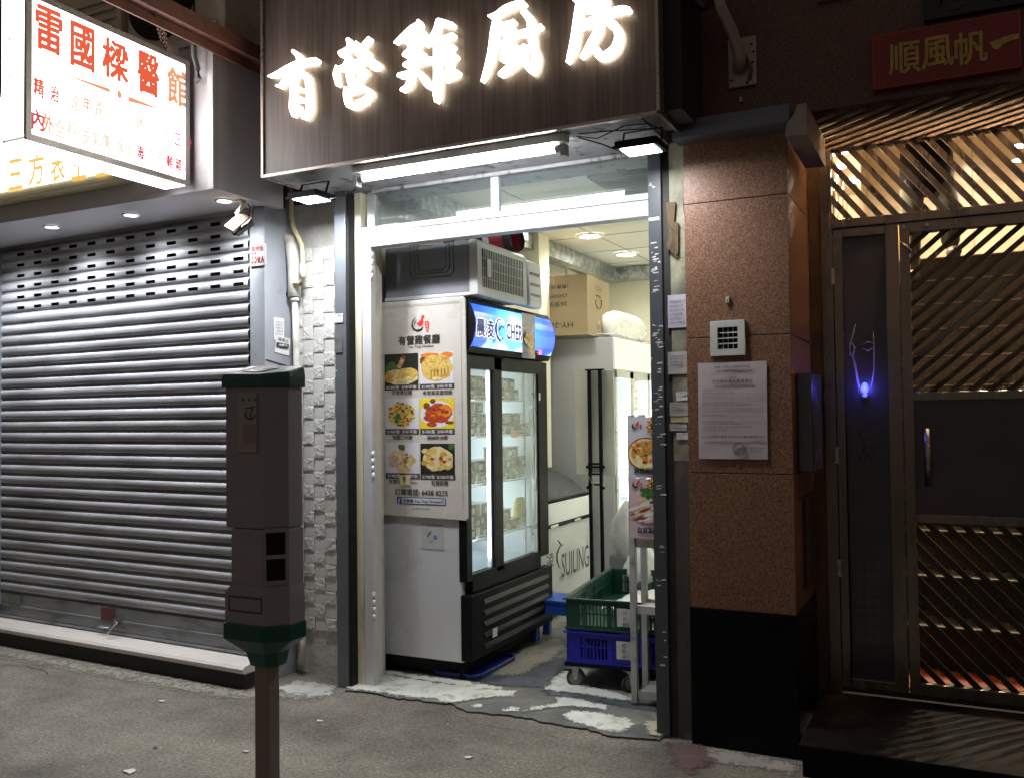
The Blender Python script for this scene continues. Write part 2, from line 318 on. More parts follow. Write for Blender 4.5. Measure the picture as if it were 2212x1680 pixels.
def crack(pts, wd, sd_, nm='pavement_crack'):
    q = MB(); L1 = []; L2 = []; P_ = []
    for i in range(len(pts)-1):
        a, b_ = pts[i], pts[i+1]; k = max(2, int((b_-a).length/.02))
        for j in range(k): p = a.lerp(b_, j/k); P_.append(p+Vector((noise.noise(p*9+Vector((sd_,0,0)))*.03, noise.noise(p*11+Vector((0,sd_,0)))*.03+noise.noise(p*45)*.008, 0)))
    for i, p in enumerate(P_):
        w2 = wd*(.4+abs(noise.noise(p*30)))*min(1, i/6, (len(P_)-1-i)/6); L1.append(Vector((p.x,p.y+w2,.0052))); L2.append(Vector((p.x,p.y-w2,.0052)))
    n_ = len(P_); q.add(L2+L1, [(i,i+1,i+1+n_,i+n_) for i in range(n_-1)]); q.build(nm, crack_m, pav)
crack([P3(-40,1432), P3(60,1438), P3(120,1460)], .004, 1)
crack([P3(745,1490), P3(700,1478), P3(660,1500), P3(620,1492)], .004, 2)
crack([P3(930,1520), P3(1010,1560), P3(1120,1578), P3(1260,1600)], .0025, 4)
gum = M('trodden gum spot', (.055,.05,.045), .6, 0, .2); random.seed(12)
q = MB()
for k in range(26):
    c = P3(random.uniform(-20,1450), random.uniform(1500,1760)); rr = random.uniform(.003,.008)
    if c.y > 3.25: continue
    q.add([Vector((c.x+rr*math.cos(a*.7)*random.uniform(.7,1.3), c.y+rr*math.sin(a*.7)*random.uniform(.7,1.3), .0048)) for a in range(9)], [tuple(range(9))])
q.build('gum_spots', gum, pav, kind='stuff')
# litter
scrap = M('torn paper scrap', (.6, .58, .55), .7, 0, .1)
for i, (px, py, r, lab) in enumerate([(280,1666,.022,'torn white scrap on the pavement left of the meter pole'), (530,1623,.011,'small pale scrap nearest the meter pole base'), (1012,1636,.012,'small beige crumb on the pavement before the doorway'), (690,1557,.012,'beige flake on pavement right of the meter pole'), (350,1514,.012,'thin pale flake on the pavement before the white step')]):
    c = P3(px, py, .002); q = MB(); k = 7; pts = []
    for a in range(k): an = a*2*math.pi/k; rr = r*random.uniform(.5, 1.2); pts.append(c+Vector((rr*1.5*math.cos(an), rr*math.sin(an), 0)))
    q.prism(pts, (0,0,.004)); q.build('litter_scrap', scrap, label=lab, category='litter')

# ------------------------------------------------------------------ LEFT SHOP: shutter unit (turned a little)
RZ = -math.radians(2.58); SR = Vector((-3.246, 3.572, 0))
shut = thing('roller_shutter', 'closed ribbed steel roller shutter with rows of small slots near the top', 'shutter', SR, RZ)
pitch = .0655; z0 = .275; nsl = 33
shm = M('shutter steel', (.40, .405, .43), .55, .12, .2, 5, .05, 40, stretch=(.35,1,3), col2=(.17, .172, .18), amt=.56, ms=4, sharp=.14)
prof = [(0,-.006),(.05,.003),(.09,-.007),(.13,.003),(.17,-.007),(.23,.0085),(.42,.0150),(.70,.0168),(.90,.0135),(.955,.006),(1,-.006)]
cols = []; W0 = -2.085
holes = [-.066-.1655*i for i in range(12)]
xs = [0.0]
for h in holes: xs += [h+.036, h-.036]
xs.append(W0)
b = MB(); nz_ = len(prof)
rows = []
for s_ in range(nsl):
    for k, (t, d) in enumerate(prof[:-1] if s_ < nsl-1 else prof): rows.append((z0+(s_+t)*pitch, d, s_, k))
for (z, d, s_, k) in rows:
    for x in xs: b.v.append(Vector((x, -d - .0012*noise.noise(Vector((x*3, z*2, 0))), z)))
nx = len(xs); hole_rows = set(range(nsl-7, nsl-1))
for r in range(len(rows)-1):
    for c in range(nx-1):
        if rows[r][2] in hole_rows and rows[r][3] in (6,) and c % 2 == 1: continue
        i = r*nx+c; b.f.append([i+1, i, i+nx, i+nx+1]); b.m.append(0); b.sm.append(True)
b.build('shutter_curtain', shm, shut)
b = MB(); b.box(W0, 0, .03, .04, .12, 2.5); b.build('shutter_backing', dark_void, shut)
b = MB(); b.box(W0, -.0, -.012, .012, .125, z0); b.box(W0, 0, -.02, -.012, .2, .208); b.box(W0, 0, -.022, -.012, .128, .14)
rail = b.build('bottom_rail', M('scuffed rail steel', (.25, .26, .27), .45, .5, .2, 6, .1, 40, stretch=(.5,1,2), col2=(.13,.13,.13), amt=.6, ms=7), shut, bevel=.002)
b = MB(); b.box(W0-.13, W0, -.045, .045, .0, 2.42); b.build('side_channel', steel_grey, shut, bevel=.003)
lockm = M('dark red sticker', (.12, .03, .03), .5, 0, .6, 60)
b = MB(); b.box(-1.13, -1.03, -.026, -.0225, .2, .27); lp = b.build('lock_plate', lockm, shut)
b = MB(); b.tube([(-1.12,-.02,.165),(-1.12,-.045,.165),(-1.05,-.045,.165),(-1.05,-.02,.165)], .006, 6); b.build('handle', galv, shut)
b = MB(); b.box(-.985,-.96,-.05,-.012,.19,.215); b.bar((-.97,-.05,.205),(-1.0,-.085,.15),.022,.012); b.build('latch', chrome, shut, bevel=.002)
b = MB(); text(b, '通渠 6319', (-1.98+0.0,-.0225,.225), (1,0,0), (0,0,1), .09, .035, 0); b.box(-2.0,-1.87,-.0215,-.0205,.215,.27,1); b.build('sticker', [M('yellow green ink', (.25,.27,.1), .6), M('grey sticker', (.14,.15,.13), .6, 0, .4, 60)], shut)
# step in front of the shutter
st = thing('doorstep', 'long white topped step with dark front below the closed shutter', 'step', SR, RZ)
b = MB(); x1 = .098
b.prism([(-2.6,-.149,.078),(-2.6,-.159,.088),(-2.6,-.159,.102),(-2.6,-.147,.114),(-2.6,-.117,.118),(-2.6,-.02,.122),(-2.6,.0,.122),(-2.6,.0,.078)], (2.6+x1,0,0))
b.build('step_top', M('worn white stone', (.6, .56, .52), .42, 0, .1, 5, .08, 60, col2=(.42,.4,.37), amt=.66, ms=5), st)
b = MB(); b.box(-2.6, x1-.004, -.143, -.0, 0, .0776); b.build('step_riser', M('black sooty timber', (.015,.013,.012), .7, 0, .4, 9, .5, 60, stretch=(.3,1,1)), st)
# grey painted column at the right of the shutter
colx0, colx1 = -3.243, -3.145
colm = M('grey painted steel', (.30, .315, .345), .42, .1, .12, 3, .05, 20, col2=(.2,.205,.22), amt=.62, ms=3.5, sharp=.06)
ct = thing('steel_column', 'grey painted sheet metal column between shutter and white tile wall', 'column', (-3.15,3.6,0))
b = MB(); b.box(colx0, colx1, 3.565, 3.84, 0.0, 2.42); b.build('cladding', colm, ct, bevel=.004)
sealm = M('black sealant', (.02,.02,.02), .6)
b = MB(); b.bar((colx1+.001,3.57,1.62),(colx1+.001,3.82,1.58),.004,.006); b.bar((colx1+.001,3.6,1.27),(colx1+.001,3.82,1.02),.004,.012); b.tube([(colx1,3.74,1.97),(colx1+.002,3.74,1.97)], .013, 10); b.build('seam', sealm, ct)
# address plate
b = MB(); a = at(541,530,Y=3.56); c = at(575,573,Y=3.56); b.box(a.x, c.x, 3.556, 3.562, c.z, a.z)
pl = thing('address_plate', 'white plate reading 33號A in red on the grey column', 'sign', (a.x,3.556,c.z)); b.build('plate', M('dull white plate', (.42,.42,.42), .5), pl, bevel=.001)
b = MB(); text(b, '鐵樹街', (a.x+.008,3.5548,a.z-.038), (1,0,0), (0,0,1), .082, .03, 0, .012); text(b, '33', (a.x+.01,3.5548,c.z+.012), (1,0,0), (0,0,1), .034, .058, 0, .02); text(b, '號', (a.x+.048,3.5548,c.z+.014), (1,0,0), (0,0,1), .022, .034, 0, .01); text(b, 'A', (a.x+.074,3.5548,c.z+.014), (1,0,0), (0,0,1), .018, .034, 0, .04)
b.build('lettering', ink_red, pl)

# canopy with downlights
can = thing('shop_canopy', 'grey boxed canopy with recessed lights above the closed shutter', 'canopy', (-4.2,3.4,2.4))
canm = M('pale grey cladding', (.56, .54, .57), .42, 0, .06, 2, .03, 20)
b = MB(); b.box(-5.9, -3.1, 3.18, 3.66, 2.4, 3.13); b.build('cladding', canm, can, bevel=.004)
b = MB(); b.box(-3.135, -3.098, 3.165, 3.2, 2.397, 3.135); b.box(-5.9,-3.1,3.166,3.18,3.1,3.135); b.build('corner_trim', M('light trim', (.5,.49,.5), .4, .2, .05), can, bevel=.002)
lamp_w = M('lit downlight disc', (1, .98, .95), es=20)
def spot(name, loc, e, col, size=2.4, blend=.8, rad=.04, rot=(0,0,0), parent=None):
    l = bpy.data.lights.new(name, 'SPOT'); l.energy = e; l.color = col; l.spot_size = size; l.spot_blend = blend; l.shadow_soft_size = rad
    o = bpy.data.objects.new(name, l); COL.objects.link(o); o.rotation_euler = rot
    if parent is not None: o.parent = parent; o.location = Vector(loc)-Vector(parent.get('_o', (0,0,0)))
    else: o.location = loc
    return o
def area(name, loc, e, col, sx, sy, rot, parent=None, spread=None):
    l = bpy.data.lights.new(name, 'AREA'); l.energy = e; l.color = col; l.shape = 'RECTANGLE'; l.size = sx; l.size_y = sy
    if spread: l.spread = spread
    o = bpy.data.objects.new(name, l); COL.objects.link(o); o.rotation_euler = rot
    if parent is not None: o.parent = parent; o.location = Vector(loc)-Vector(parent.get('_o', (0,0,0)))
    else: o.location = loc
    return o
for x in (-3.221, -3.866, -4.483, -5.1):
    b = MB(); b.lathe((x,3.365,2.392), [(.045,.0075),(.045,0),(.034,-.002),(.032,.006)], 24); b.build('downlight_rim', white_paint, can)
    b = MB(); b.lathe((x,3.365,2.393), [(.001,.0),(.034,.0)], 24); b.build('downlight', lamp_w, can)
    spot('downlight_beam', (x,3.365,2.38), 30, (.93,.96,1), 2.5, .9, .03, parent=can)
# light box on the canopy front
fb = thing('fascia_lightbox', 'lit white fascia sign with yellow characters below the hanging sign', 'sign', (-4.8,3.12,2.53))
lit_white = M('backlit acrylic white', (1, .985, .95), es=5)
lit_cream = M('backlit cream edge', (.75, .66, .42), .4, 0, .05)
b = MB(); b.box(-5.9, -3.64, 3.085, 3.178, 2.49, 3.06); b.build('case', lit_cream, fb, bevel=.003)
b = MB(); b.box(-5.88, -3.70, 3.078, 3.086, 2.535, 3.03); b.build('face', lit_white, fb)
ye = M('backlit yellow lettering', (.60, .36, .08), es=1.0, spec=0)
b = MB()
for sx, x0, y0, x1, y1 in [('三',18,345,48,410),('方',62,330,95,400),('表',110,318,140,392),('主',155,305,185,388),('堂',208,300,238,380)]: tpx(b, sx, x0, y0, x1, y1, 0, .02, Y=3.076)
b.build('lettering', ye, fb)
# ------------------------------------------------------------------ projecting light box
XP = -3.239
pj = thing('projecting_sign', 'big glowing white hanging sign with red characters beside the dark signboard', 'sign', (-3.31,2.7,2.43))
fr_m = M('lightbox frame', (.5, .47, .45), .4, .3, .08)
b = MB(); b.box(-3.387, XP-.006, 2.322, 3.15, 2.431, 3.012); b.build('case', fr_m, pj)
b = MB()
for (y0,y1,za,zb) in [(2.316,3.156,2.424,2.448),(2.316,3.156,2.995,3.02),(2.316,2.342,2.448,2.995),(3.13,3.156,2.448,2.995)]: b.box(XP-.008, XP+.004, y0, y1, za, zb)
b.build('frame', fr_m, pj, bevel=.002)
face_m = M('backlit sign face', (1, .99, .97), es=4.6)
b = MB(); b.box(XP-.006, XP-.003, 2.342, 3.13, 2.448, 2.995); b.build('face', face_m, pj)
b = MB(); b.box(-3.38, -3.255, 2.314, 2.322, 2.44, 3.005); b.box(-3.38, -3.25, 2.33, 3.14, 2.421, 2.4305); b.build('edge_panel', M('lit edge panel', (1,.98,.97), es=2.2), pj)
for z in (2.53, 2.68, 2.83): b = MB(); b.box(-3.335,-3.33,2.311,2.315,z,z+.012); b.build('screw', ink, pj)
r1 = M('backlit red', (.52, .075, .035), es=1.0, spec=0); r2 = M('backlit orange', (.58, .22, .11), es=1.0, spec=0); r3 = M('backlit glare washed', (.60, .47, .38), es=1.0, spec=0); r4 = M('backlit crimson', (.45, .05, .07), es=1.0, spec=0)  # orange and pale tones put the box's overexposed glow into red lettering
XL = XP-.0022
def pt_(px, py): return at(px, py, X=XL)
b = MB()
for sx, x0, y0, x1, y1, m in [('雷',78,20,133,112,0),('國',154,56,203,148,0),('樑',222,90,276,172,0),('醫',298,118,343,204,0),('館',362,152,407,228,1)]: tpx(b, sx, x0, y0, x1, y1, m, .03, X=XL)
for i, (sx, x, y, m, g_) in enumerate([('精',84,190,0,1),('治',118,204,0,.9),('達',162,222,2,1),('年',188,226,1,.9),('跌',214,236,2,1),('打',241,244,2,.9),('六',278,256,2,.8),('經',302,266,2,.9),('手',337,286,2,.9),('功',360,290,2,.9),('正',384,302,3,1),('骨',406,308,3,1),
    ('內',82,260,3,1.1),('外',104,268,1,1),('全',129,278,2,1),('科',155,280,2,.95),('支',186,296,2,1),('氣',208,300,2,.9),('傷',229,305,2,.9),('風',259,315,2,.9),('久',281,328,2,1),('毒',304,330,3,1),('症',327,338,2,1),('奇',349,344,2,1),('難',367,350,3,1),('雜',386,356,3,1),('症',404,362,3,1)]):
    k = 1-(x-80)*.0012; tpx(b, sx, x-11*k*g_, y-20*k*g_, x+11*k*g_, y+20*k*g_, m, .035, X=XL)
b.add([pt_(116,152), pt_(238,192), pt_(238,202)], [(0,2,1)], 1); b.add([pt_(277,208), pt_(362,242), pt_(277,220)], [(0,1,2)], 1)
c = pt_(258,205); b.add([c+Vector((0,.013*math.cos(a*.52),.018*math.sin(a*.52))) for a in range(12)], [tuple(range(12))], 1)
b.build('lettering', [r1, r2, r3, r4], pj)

# beam, chains, hose
beam_m = M('red oxide steel', (.17, .062, .045), .6, .1, .3, 8, .2, 40, col2=(.1,.045,.035), amt=.6, ms=7)
b = MB(); b.box(-3.03,-2.97,1.6,3.95,3.04,3.048); b.box(-2.978,-2.97,1.6,3.95,3.048,3.11); b.box(-3.03,-3.022,1.6,3.95,3.0,3.04)
b.build('steel_beam', beam_m, label='rusty red steel angle beam passing above the glowing hanging sign', category='beam')
rust = M('rusty chain iron', (.13, .07, .05), .7, .5, .3, 20)
def chain(a, b_, name, lab):
    a = Vector(a); b_ = Vector(b_); q = MB(); n = int((b_-a).length/.022); d = (b_-a).normalized(); s1 = d.cross(Vector((0,1,0))).normalized(); s2 = d.cross(s1)
    for i in range(n):
        c = a.lerp(b_, (i+.5)/n); u = s1 if i % 2 else s2
        pts = [c+d*.016*math.sin(t*math.pi/5)+u*.008*math.cos(t*math.pi/5) for t in range(11)]
        q.tube(pts, .0026, 5, cap=False)
    q.build(name, rust, label=lab, category='chain', group='rusty chains holding the hanging sign')
ctop = Vector((-3.02, 2.97, 3.04))
chain(at(352,30,X=-3.0), at(358,108,X=-3.25), 'chain', 'rusty chain hanging straight down from the red beam to the glowing sign')
chain(at(334,28,X=-3.0), at(353,98,X=-3.25), 'chain', 'rusty chain slanting down from the red beam to the glowing sign')
chain(at(352,-40,X=-3.0), at(352,30,X=-2.99), 'chain', 'rusty chain rising above the red beam over the glowing sign')
hose_m = M('grey hose', (.16,.16,.15), .5, 0, .1)
b = MB(); b.tube([at(470,48,Y=3.1), at(445,44,Y=3.08), at(424,62,Y=3.1), at(417,85,Y=3.1), at(419,120,Y=3.12), at(428,150,Y=3.14), at(430,168,Y=3.15), at(424,176,Y=3.16)], .0125, 10)
b.build('power_hose', hose_m, label='grey bent cable hose entering the right end of the hanging sign', category='hose')
b = MB(); b.box(-3.36,-3.27,3.05,3.12,3.02,3.075); b.build('transformer_box', M('cream box', (.6,.52,.36), .5), label='small cream box on top of the hanging sign by the chains', category='box')

# air conditioner units above the canopy, dark wall
wall_dark = M('sooty concrete wall', (.14, .115, .10), .85, 0, .4, 3, .5, 20)
b = MB(); b.box(-9, -2.96, 3.95, 4.1, 0, 5.2); b.box(-2.96, -2.5, 3.96, 4.1, 2.68, 5.2); b.box(-9,-3.4,3.66,3.95,2.42,3.0)
b.build('rear_wall', wall_dark, label='sooty concrete building wall behind the canopy and air conditioners', category='wall')
acc = M('dusty beige metal', (.55, .47, .38), .55, .1, .2, 5, .1, 30, col2=(.34,.28,.22), amt=.6, ms=5)
def outdoor_ac(x0, x1, lab, fan):
    t = thing('air_conditioner', lab, 'air conditioner', ((x0+x1)/2, 3.4, 3.14), group='outdoor air conditioners on the canopy')
    q = MB(); q.box(x0, x1, 3.27, 3.6, 3.14, 3.9); q.build('casing', acc, t, bevel=.012)
    if fan:
        cx_ = at(345,-5,Y=3.26).x; cz = at(345,-15,Y=3.26).z; R_ = .235
        q = MB(); q.prism([(cx_+R_*math.cos(a*math.pi/20), 3.2695, cz+R_*math.sin(a*math.pi/20)) for a in range(40)], (0,-.004,0)); q.build('fan_opening', dark_void, t)
        q = MB()
        for k in range(1, 15):
            r = R_*k/14; q.tube([(cx_+r*math.cos(a*math.pi/16), 3.262, cz+r*math.sin(a*math.pi/16)) for a in range(33)], .0016, 4, cap=False)
        for k in range(10):
            a = k*math.pi/5+.2; q.tube([(cx_,3.26,cz),(cx_+R_*math.cos(a),3.26,cz+R_*math.sin(a))], .002, 4)
        q.build('fan_grille', M('dark wire', (.06,.055,.05), .5, .3), t)
        q = MB(); q.box(x1-.2,x1-.197,3.262,3.27,3.15,3.88); q.build('panel_seam', dark_void, t)
    else:
        q = MB()
        for k in range(7): q.box(x0+.04, x1-.04, 3.255, 3.27, 3.2+k*.05, 3.215+k*.05)
        q.build('louvre', acc, t, bevel=.003)
outdoor_ac(-3.78, -3.12, 'beige outdoor air conditioner with round dark fan grille above the red beam', True)
outdoor_ac(-4.5, -3.83, 'dusty louvred outdoor air conditioner behind the hanging sign top', False)
b = MB()
b.tube([at(515,0,Y=3.5), at(530,40,Y=3.5), at(540,70,Y=3.5), at(530,85,Y=3.5)], .012, 8); b.tube([at(480,50,Y=3.6), at(500,45,Y=3.6), at(520,60,Y=3.6), at(545,75,Y=3.6)], .012, 8)
b.build('pipe_bundle', M('dark lagging', (.05,.035,.03), .8), label='dark lagged pipes running down beside the beige air conditioner', category='pipe')

# ------------------------------------------------------------------ white tile wall
YT = 3.80
tw = thing('tile_wall', 'white wall of checkered rough and smooth tiles left of the shop doorway', 'wall', (-2.95,YT,0))
b = MB(); b.box(-3.16, -2.66, YT+.004, YT+.1, 0, 2.45, 0); b.build('base', M('wall mortar', (.5,.49,.46), .8, 0, .2, 10, .4, 50, col2=(.2,.19,.17), amt=.62, ms=5), tw)
b = MB(); cs = .0685; zb = .225
for i in range(8):
    for j in range(33):
        x = -3.157+i*cs; z = zb+j*cs
        if x > -2.68 or z+cs > 2.25: continue
        if (i+j) % 2:
            n_ = 9; o = len(b.v); sd = random.random()*50
            for a in range(n_):
                for c_ in range(n_):
                    e = min(a, c_, n_-1-a, n_-1-c_); h = .011*(1 if e > 0 else .8) + (.0045*noise.noise(Vector((x*3+a*.6+sd, z+c_*.6, sd))) + .0025*noise.noise(Vector((a*1.7+sd, c_*1.7, 0))) if e > 0 else 0)
                    b.v.append(Vector((x+cs*c_/(n_-1), YT-max(0, h), z+cs*a/(n_-1))))
            for a in range(n_-1):
                for c_ in range(n_-1): k = o+a*n_+c_; b.f.append([k, k+1, k+n_+1, k+n_]); b.m.append(1); b.sm.append(True)
        else:
            b.box(x+.0012, x+cs-.0012, YT-.003-random.random()*.003, YT+.003, z+.0012, z+cs-.0012)
b.build('tiling', [M('matt white tile', (.60, .59, .56), .65, 0, .08, 3, .15, 90, col2=(.5,.46,.38), amt=.68, ms=3), M('split face tile', (.60, .59, .56), .75, 0, .15, 40, .7, 75, detail=8)], tw)
# pipes
pp = thing('drain_pipe', 'old white plastic pipes with an elbow in the corner by the tile wall', 'pipe', (-3.1,3.76,0))
b = MB(); X0 = -3.1
def PY(px, py): return at(px, py, Y=3.74)
b.tube([PY(612,508), PY(628,520), PY(634,560), PY(636,600), PY(636,642)], [.028,.034,.034,.034,.034], 14); b.build('cover', pvc, pp)
b = MB(); b.tube([PY(637,645), PY(640,760), PY(642,900), PY(645,1100), PY(648,1300), PY(655,1390), PY(650,1432)], .017, 12); b.build('down_pipe', pvc, pp)
b = MB(); b.tube([at(629,395,Y=3.72), at(630,470,Y=3.72), at(634,492,Y=3.72), at(652,530,Y=3.70), at(654,560,Y=3.70), at(654,600,Y=3.70), at(650,613,Y=3.7), at(636,616,Y=3.72)], .0125, 12); b.build('small_pipe', M('yellowed pipe', (.5,.42,.26), .4, 0, .15, 8), pp)
b = MB(); b.tube([at(654,572,Y=3.7), at(654,600,Y=3.7)], .0165, 12); b.build('coupling', pvc, pp); b = MB(); b.tube([at(637,643,Y=3.74), at(637,652,Y=3.74)], .024, 12); b.build('coupling', pvc, pp)
b = MB(); b.tube([at(619,395,Y=3.78), at(620,500,Y=3.78), at(624,520,Y=3.78)], .012, 8); b.build('conduit', M('brown conduit', (.18,.15,.12), .6), pp)
# flyers
def flyer(px0, py0, px1, py1, Y, lab, lines, rows=4, m=None, X=None, tilt=0, head=None, grp=None):
    kw = dict(X=X) if X is not None else dict(Y=Y)
    a = at(px0, (py0+py1)/2, **kw); c = at(px1, (py0+py1)/2, **kw); t = at((px0+px1)/2, py0, **kw); bo = at((px0+px1)/2, py1, **kw)
    u = (Vector((c.x,c.y,0))-Vector((a.x,a.y,0))); W = u.length; u.normalize(); H = t.z-bo.z; nrm = Vector((u.y,-u.x,0)); o = Vector((a.x,a.y,bo.z))
    q = MB(); n1, n2 = 6, 8
    cr, sr = math.cos(tilt), math.sin(tilt)
    def PT(s_, t_, off=0):
        x = (s_-.5)*W; y = (t_-.5)*H; x, y = x*cr-y*sr, x*sr+y*cr
        return o+u*(x+W/2)+Vector((0,0,y+H/2))+nrm*(off+.0025+.002*noise.noise(Vector((s_*3,t_*3,px0))))
    for i in range(n2+1):
        for j in range(n1+1): q.v.append(PT(j/n1, i/n2))
    for i in range(n2):
        for j in range(n1): k = i*(n1+1)+j; q.f.append([k,k+1,k+n1+2,k+n1+1]); q.m.append(0); q.sm.append(True)
    tags = dict(label=lab, category='flyer')
    if grp: tags['group'] = grp
    t_ = thing('flyer', lab, 'flyer', tuple(o), group=grp); q.build('sheet', m or paper, t_)
    q = MB(); y = .84
    uu = u*cr+Vector((0,0,sr)); vv = Vector((0,0,cr))-u*sr
    if head: text(q, head, PT(.1, .72, .003), uu, vv, W*.8, H*.2, 0, .01); y = .62
    for r_ in range(rows):
        if y < .08: break
        hh = .7*(y/(rows-r_)) if False else min(.09, .55/rows)
        text(q, lines[r_ % len(lines)], PT(.1, y-hh, .003), uu, vv, W*random.uniform(.62,.8), H*hh, 0); y -= hh*1.45
    q.build('print', M('faint print', (.12,.11,.13), .6), t_)
    return t_
lines = ['專業通渠免棚上門', '廁所廚房大渠', '漏水補漏工程', '上門檢查免費', '風水命理占卜', '即日上門服務']
X1 = colx1+.001
flyer(591,687,613,735,None,'narrow pale flyer taped above the black lettered flyer on the grey column',lines,5,X=X1)
flyer(594,728,625,765,None,'white tear-off flyer with black heading on the grey column side',['63164444','免棚通渠服務','63164444'],3,X=X1,tilt=-.12,head='通渠王')
b = MB(); a = at(597,741,X=X1+.006); c = at(623,752,X=X1+.006); b.prism([(X1+.0085,a.y,c.z+.004),(X1+.0085,c.y,c.z-.002),(X1+.0085,c.y,a.z-.002),(X1+.0085,a.y,a.z+.004)], (.0005,0,0)); text(b, '通渠王', (X1+.0095,a.y+.012,c.z+.006), (0,1,0), (0,0,1), c.y-a.y-.024, a.z-c.z-.010, 1, .03); b.build('flyer_heading', [ink, paper], [o_ for o_ in bpy.data.objects if o_.name.startswith('flyer') and 'black heading' in str(o_.get('label'))][0])
# ------------------------------------------------------------------ steel door channels
jm = M('scratched grey paint', (.16, .175, .19), .4, .2, .12, 3, .05, 30)
def scratch_mat(name, base, amt):
    return M(name, base, .42, .15, .12, 3, .06, 30, col2=(.52,.54,.55), amt=amt, ms=9, sharp=.015, stretch=(1,1,1.3))
jl = thing('door_channel', 'grey steel door channel between tile wall and cream jamb', 'channel', (-2.73,3.65,0))
b = MB(); b.box(-2.768,-2.70,3.645,3.70,0,2.44); b.build('channel', scratch_mat('scratched grey channel', (.12,.13,.145), .69), jl, bevel=.003)
b = MB(); b.box(-2.699,-2.686,3.652,3.75,0,2.44); b.build('slot', dark_void, jl)
jr = thing('door_channel', 'dark grey steel door channel covered in white scratches by the papered wall strip', 'channel', (-1.11,3.65,0))
b = MB(); b.box(-1.087,-1.055,3.655,3.78,0,2.44); b.build('slot', M('grimy slot', (.03,.028,.026), .7, 0, .4, 12), jr)
# paint scars on right channel
b = MB(); b.box(-1.142,-1.088,3.63,3.70,0,2.44); random.seed(11)
for (z, n_) in [(2.13,1),(2.0,6),(1.93,10),(1.85,6),(1.66,7),(1.6,6),(1.5,3),(1.42,5),(1.36,7),(1.3,5),(1.22,3),(1.0,3),(.62,4),(.42,2),(.3,2),(.78,3)]:
    for k in range(n_):
        xx = random.uniform(-1.135,-1.105); zz = z+random.uniform(-.03,.03); ww = random.uniform(.006,.028); hh = random.uniform(.002,.005)
        pts = ragged([Vector((xx,zz,0)),Vector((xx+ww,zz+hh*random.uniform(-.5,1.2),0)),Vector((xx+ww*.9,zz+hh*1.4,0)),Vector((xx+.002,zz+hh,0))], 30, .0012, k)
        b.prism([(p.x,3.6298,p.y) for p in pts], (0,-.0008,0), m=1)
b.box(-1.139,-1.095,3.628,3.6295,2.125,2.137,1)
b.build('channel', [scratch_mat('paint scraped channel', (.06,.067,.075), .68), M('white paint scar', (.6,.6,.58), .6)], jr)
# cream wall strip with hole and torn card
ws = thing('wall_strip', 'narrow grimy cream wall strip between the scratched channel and the granite pillar', 'wall', (-1.02,3.66,0))
b = MB(); b.box(-1.056,-.985,3.649,3.9,0,1.13); b.build('lower_plaster', M('sooty brown plaster', (.075,.062,.052), .75, 0, .3, 9, .3, 40, col2=(.19,.175,.15), amt=.6, ms=6, stretch=(1,1,.3)), ws)
b = MB(); b.box(-1.056,-.985,3.648,3.9,1.13,2.5)
b.build('plaster', M('grimy cream plaster', (.30,.285,.20), .7, 0, .25, 7, .3, 40, col2=(.07,.065,.05), amt=.53, ms=4.5, sharp=.1, stretch=(1,1,.6)), ws)
def WP(px, py, Y=3.646): return at(px, py, Y=Y)
b = MB(); pts = ragged([WP(*p) for p in []], 1) if 0 else [WP(*p) for p in [(1487,400),(1480,418),(1476,440),(1477,460),(1481,478),(1488,485)]]
b.prism(pts, (0,-.001,0)); b.build('hole', dark_void, ws)
card = M('torn brown card', (.085,.055,.022), .8, 0, .3, 14, .4, 40, col2=(.1,.06,.03), amt=.58, ms=9)
b = MB(); b.prism([WP(*p,Y=3.63) for p in [(1438,438),(1459,437),(1456,480),(1465,482),(1465,545),(1460,552),(1452,545),(1440,535),(1444,500)]], (0,.012,0)); 
b.build('torn_card', card, label='torn brown card stuck in the slot beside the granite pillar', category='cardboard')
b = MB(); b.tube([WP(1443,478,3.62), WP(1452,492,3.615), WP(1466,500,3.62), WP(1472,492,3.62), WP(1485,503,3.62)], .0012, 5); b.tube([WP(1457,550,3.62), WP(1464,558,3.62), WP(1476,556,3.62), WP(1485,562,3.62)], .0012, 5); b.tube([WP(1448,495,3.61), WP(1452,530,3.61), WP(1449,540,3.61)], .0015, 5)
b.build('loose_wire', M('thin brown wire', (.1,.05,.035), .5), label='thin frayed wires poking out around the torn brown card', category='wire')
lil = M('pale lilac paper', (.45,.43,.5), .6, 0, .06, 9, .1, 12)
flyer(1443,637,1486,708,3.645,'lilac notice sheet on the wall strip right of the scratched channel',lines,6,m=lil)
flyer(1443,760,1486,808,3.645,'washed-out paper below the lilac notice on the wall strip',lines,4,m=M('washed paper',(.36,.35,.33),.7,0,.2,12))
flyer(1461,846,1485,865,3.645,'small white label handwritten 大廁 on the wall strip',['9147 1321'],1,head='大廁所',tilt=.05)
flyer(1447,868,1487,898,3.645,'grey printed slip under the handwritten label on the wall strip',lines,4,m=M('grey slip',(.34,.34,.31),.7,0,.2,12))
flyer(1449,900,1487,912,3.645,'thin yellowish slip on the wall strip',lines,2,m=M('yellow slip',(.42,.38,.2),.7,0,.2,12))
flyer(1447,914,1484,930,3.645,'torn grey slip under the yellowish one on the wall strip',lines,2,m=M('torn slip',(.35,.33,.3),.7,0,.2,12))
flyer(1462,934,1486,949,3.645,'lowest small white label on the wall strip',['9147 1321'],1,head='裝冷氣')
flyer(724,678,741,697,3.643,'small white label on the door channel beside the tile wall',['9147 1321'],1,head='大廚房')
flyer(723,720,740,762,3.643,'grey vertical sticker with phone number on the channel beside the tiles',['9633 7802','通渠佬'],3,m=M('grey sticker dark',(.12,.12,.12),.6))
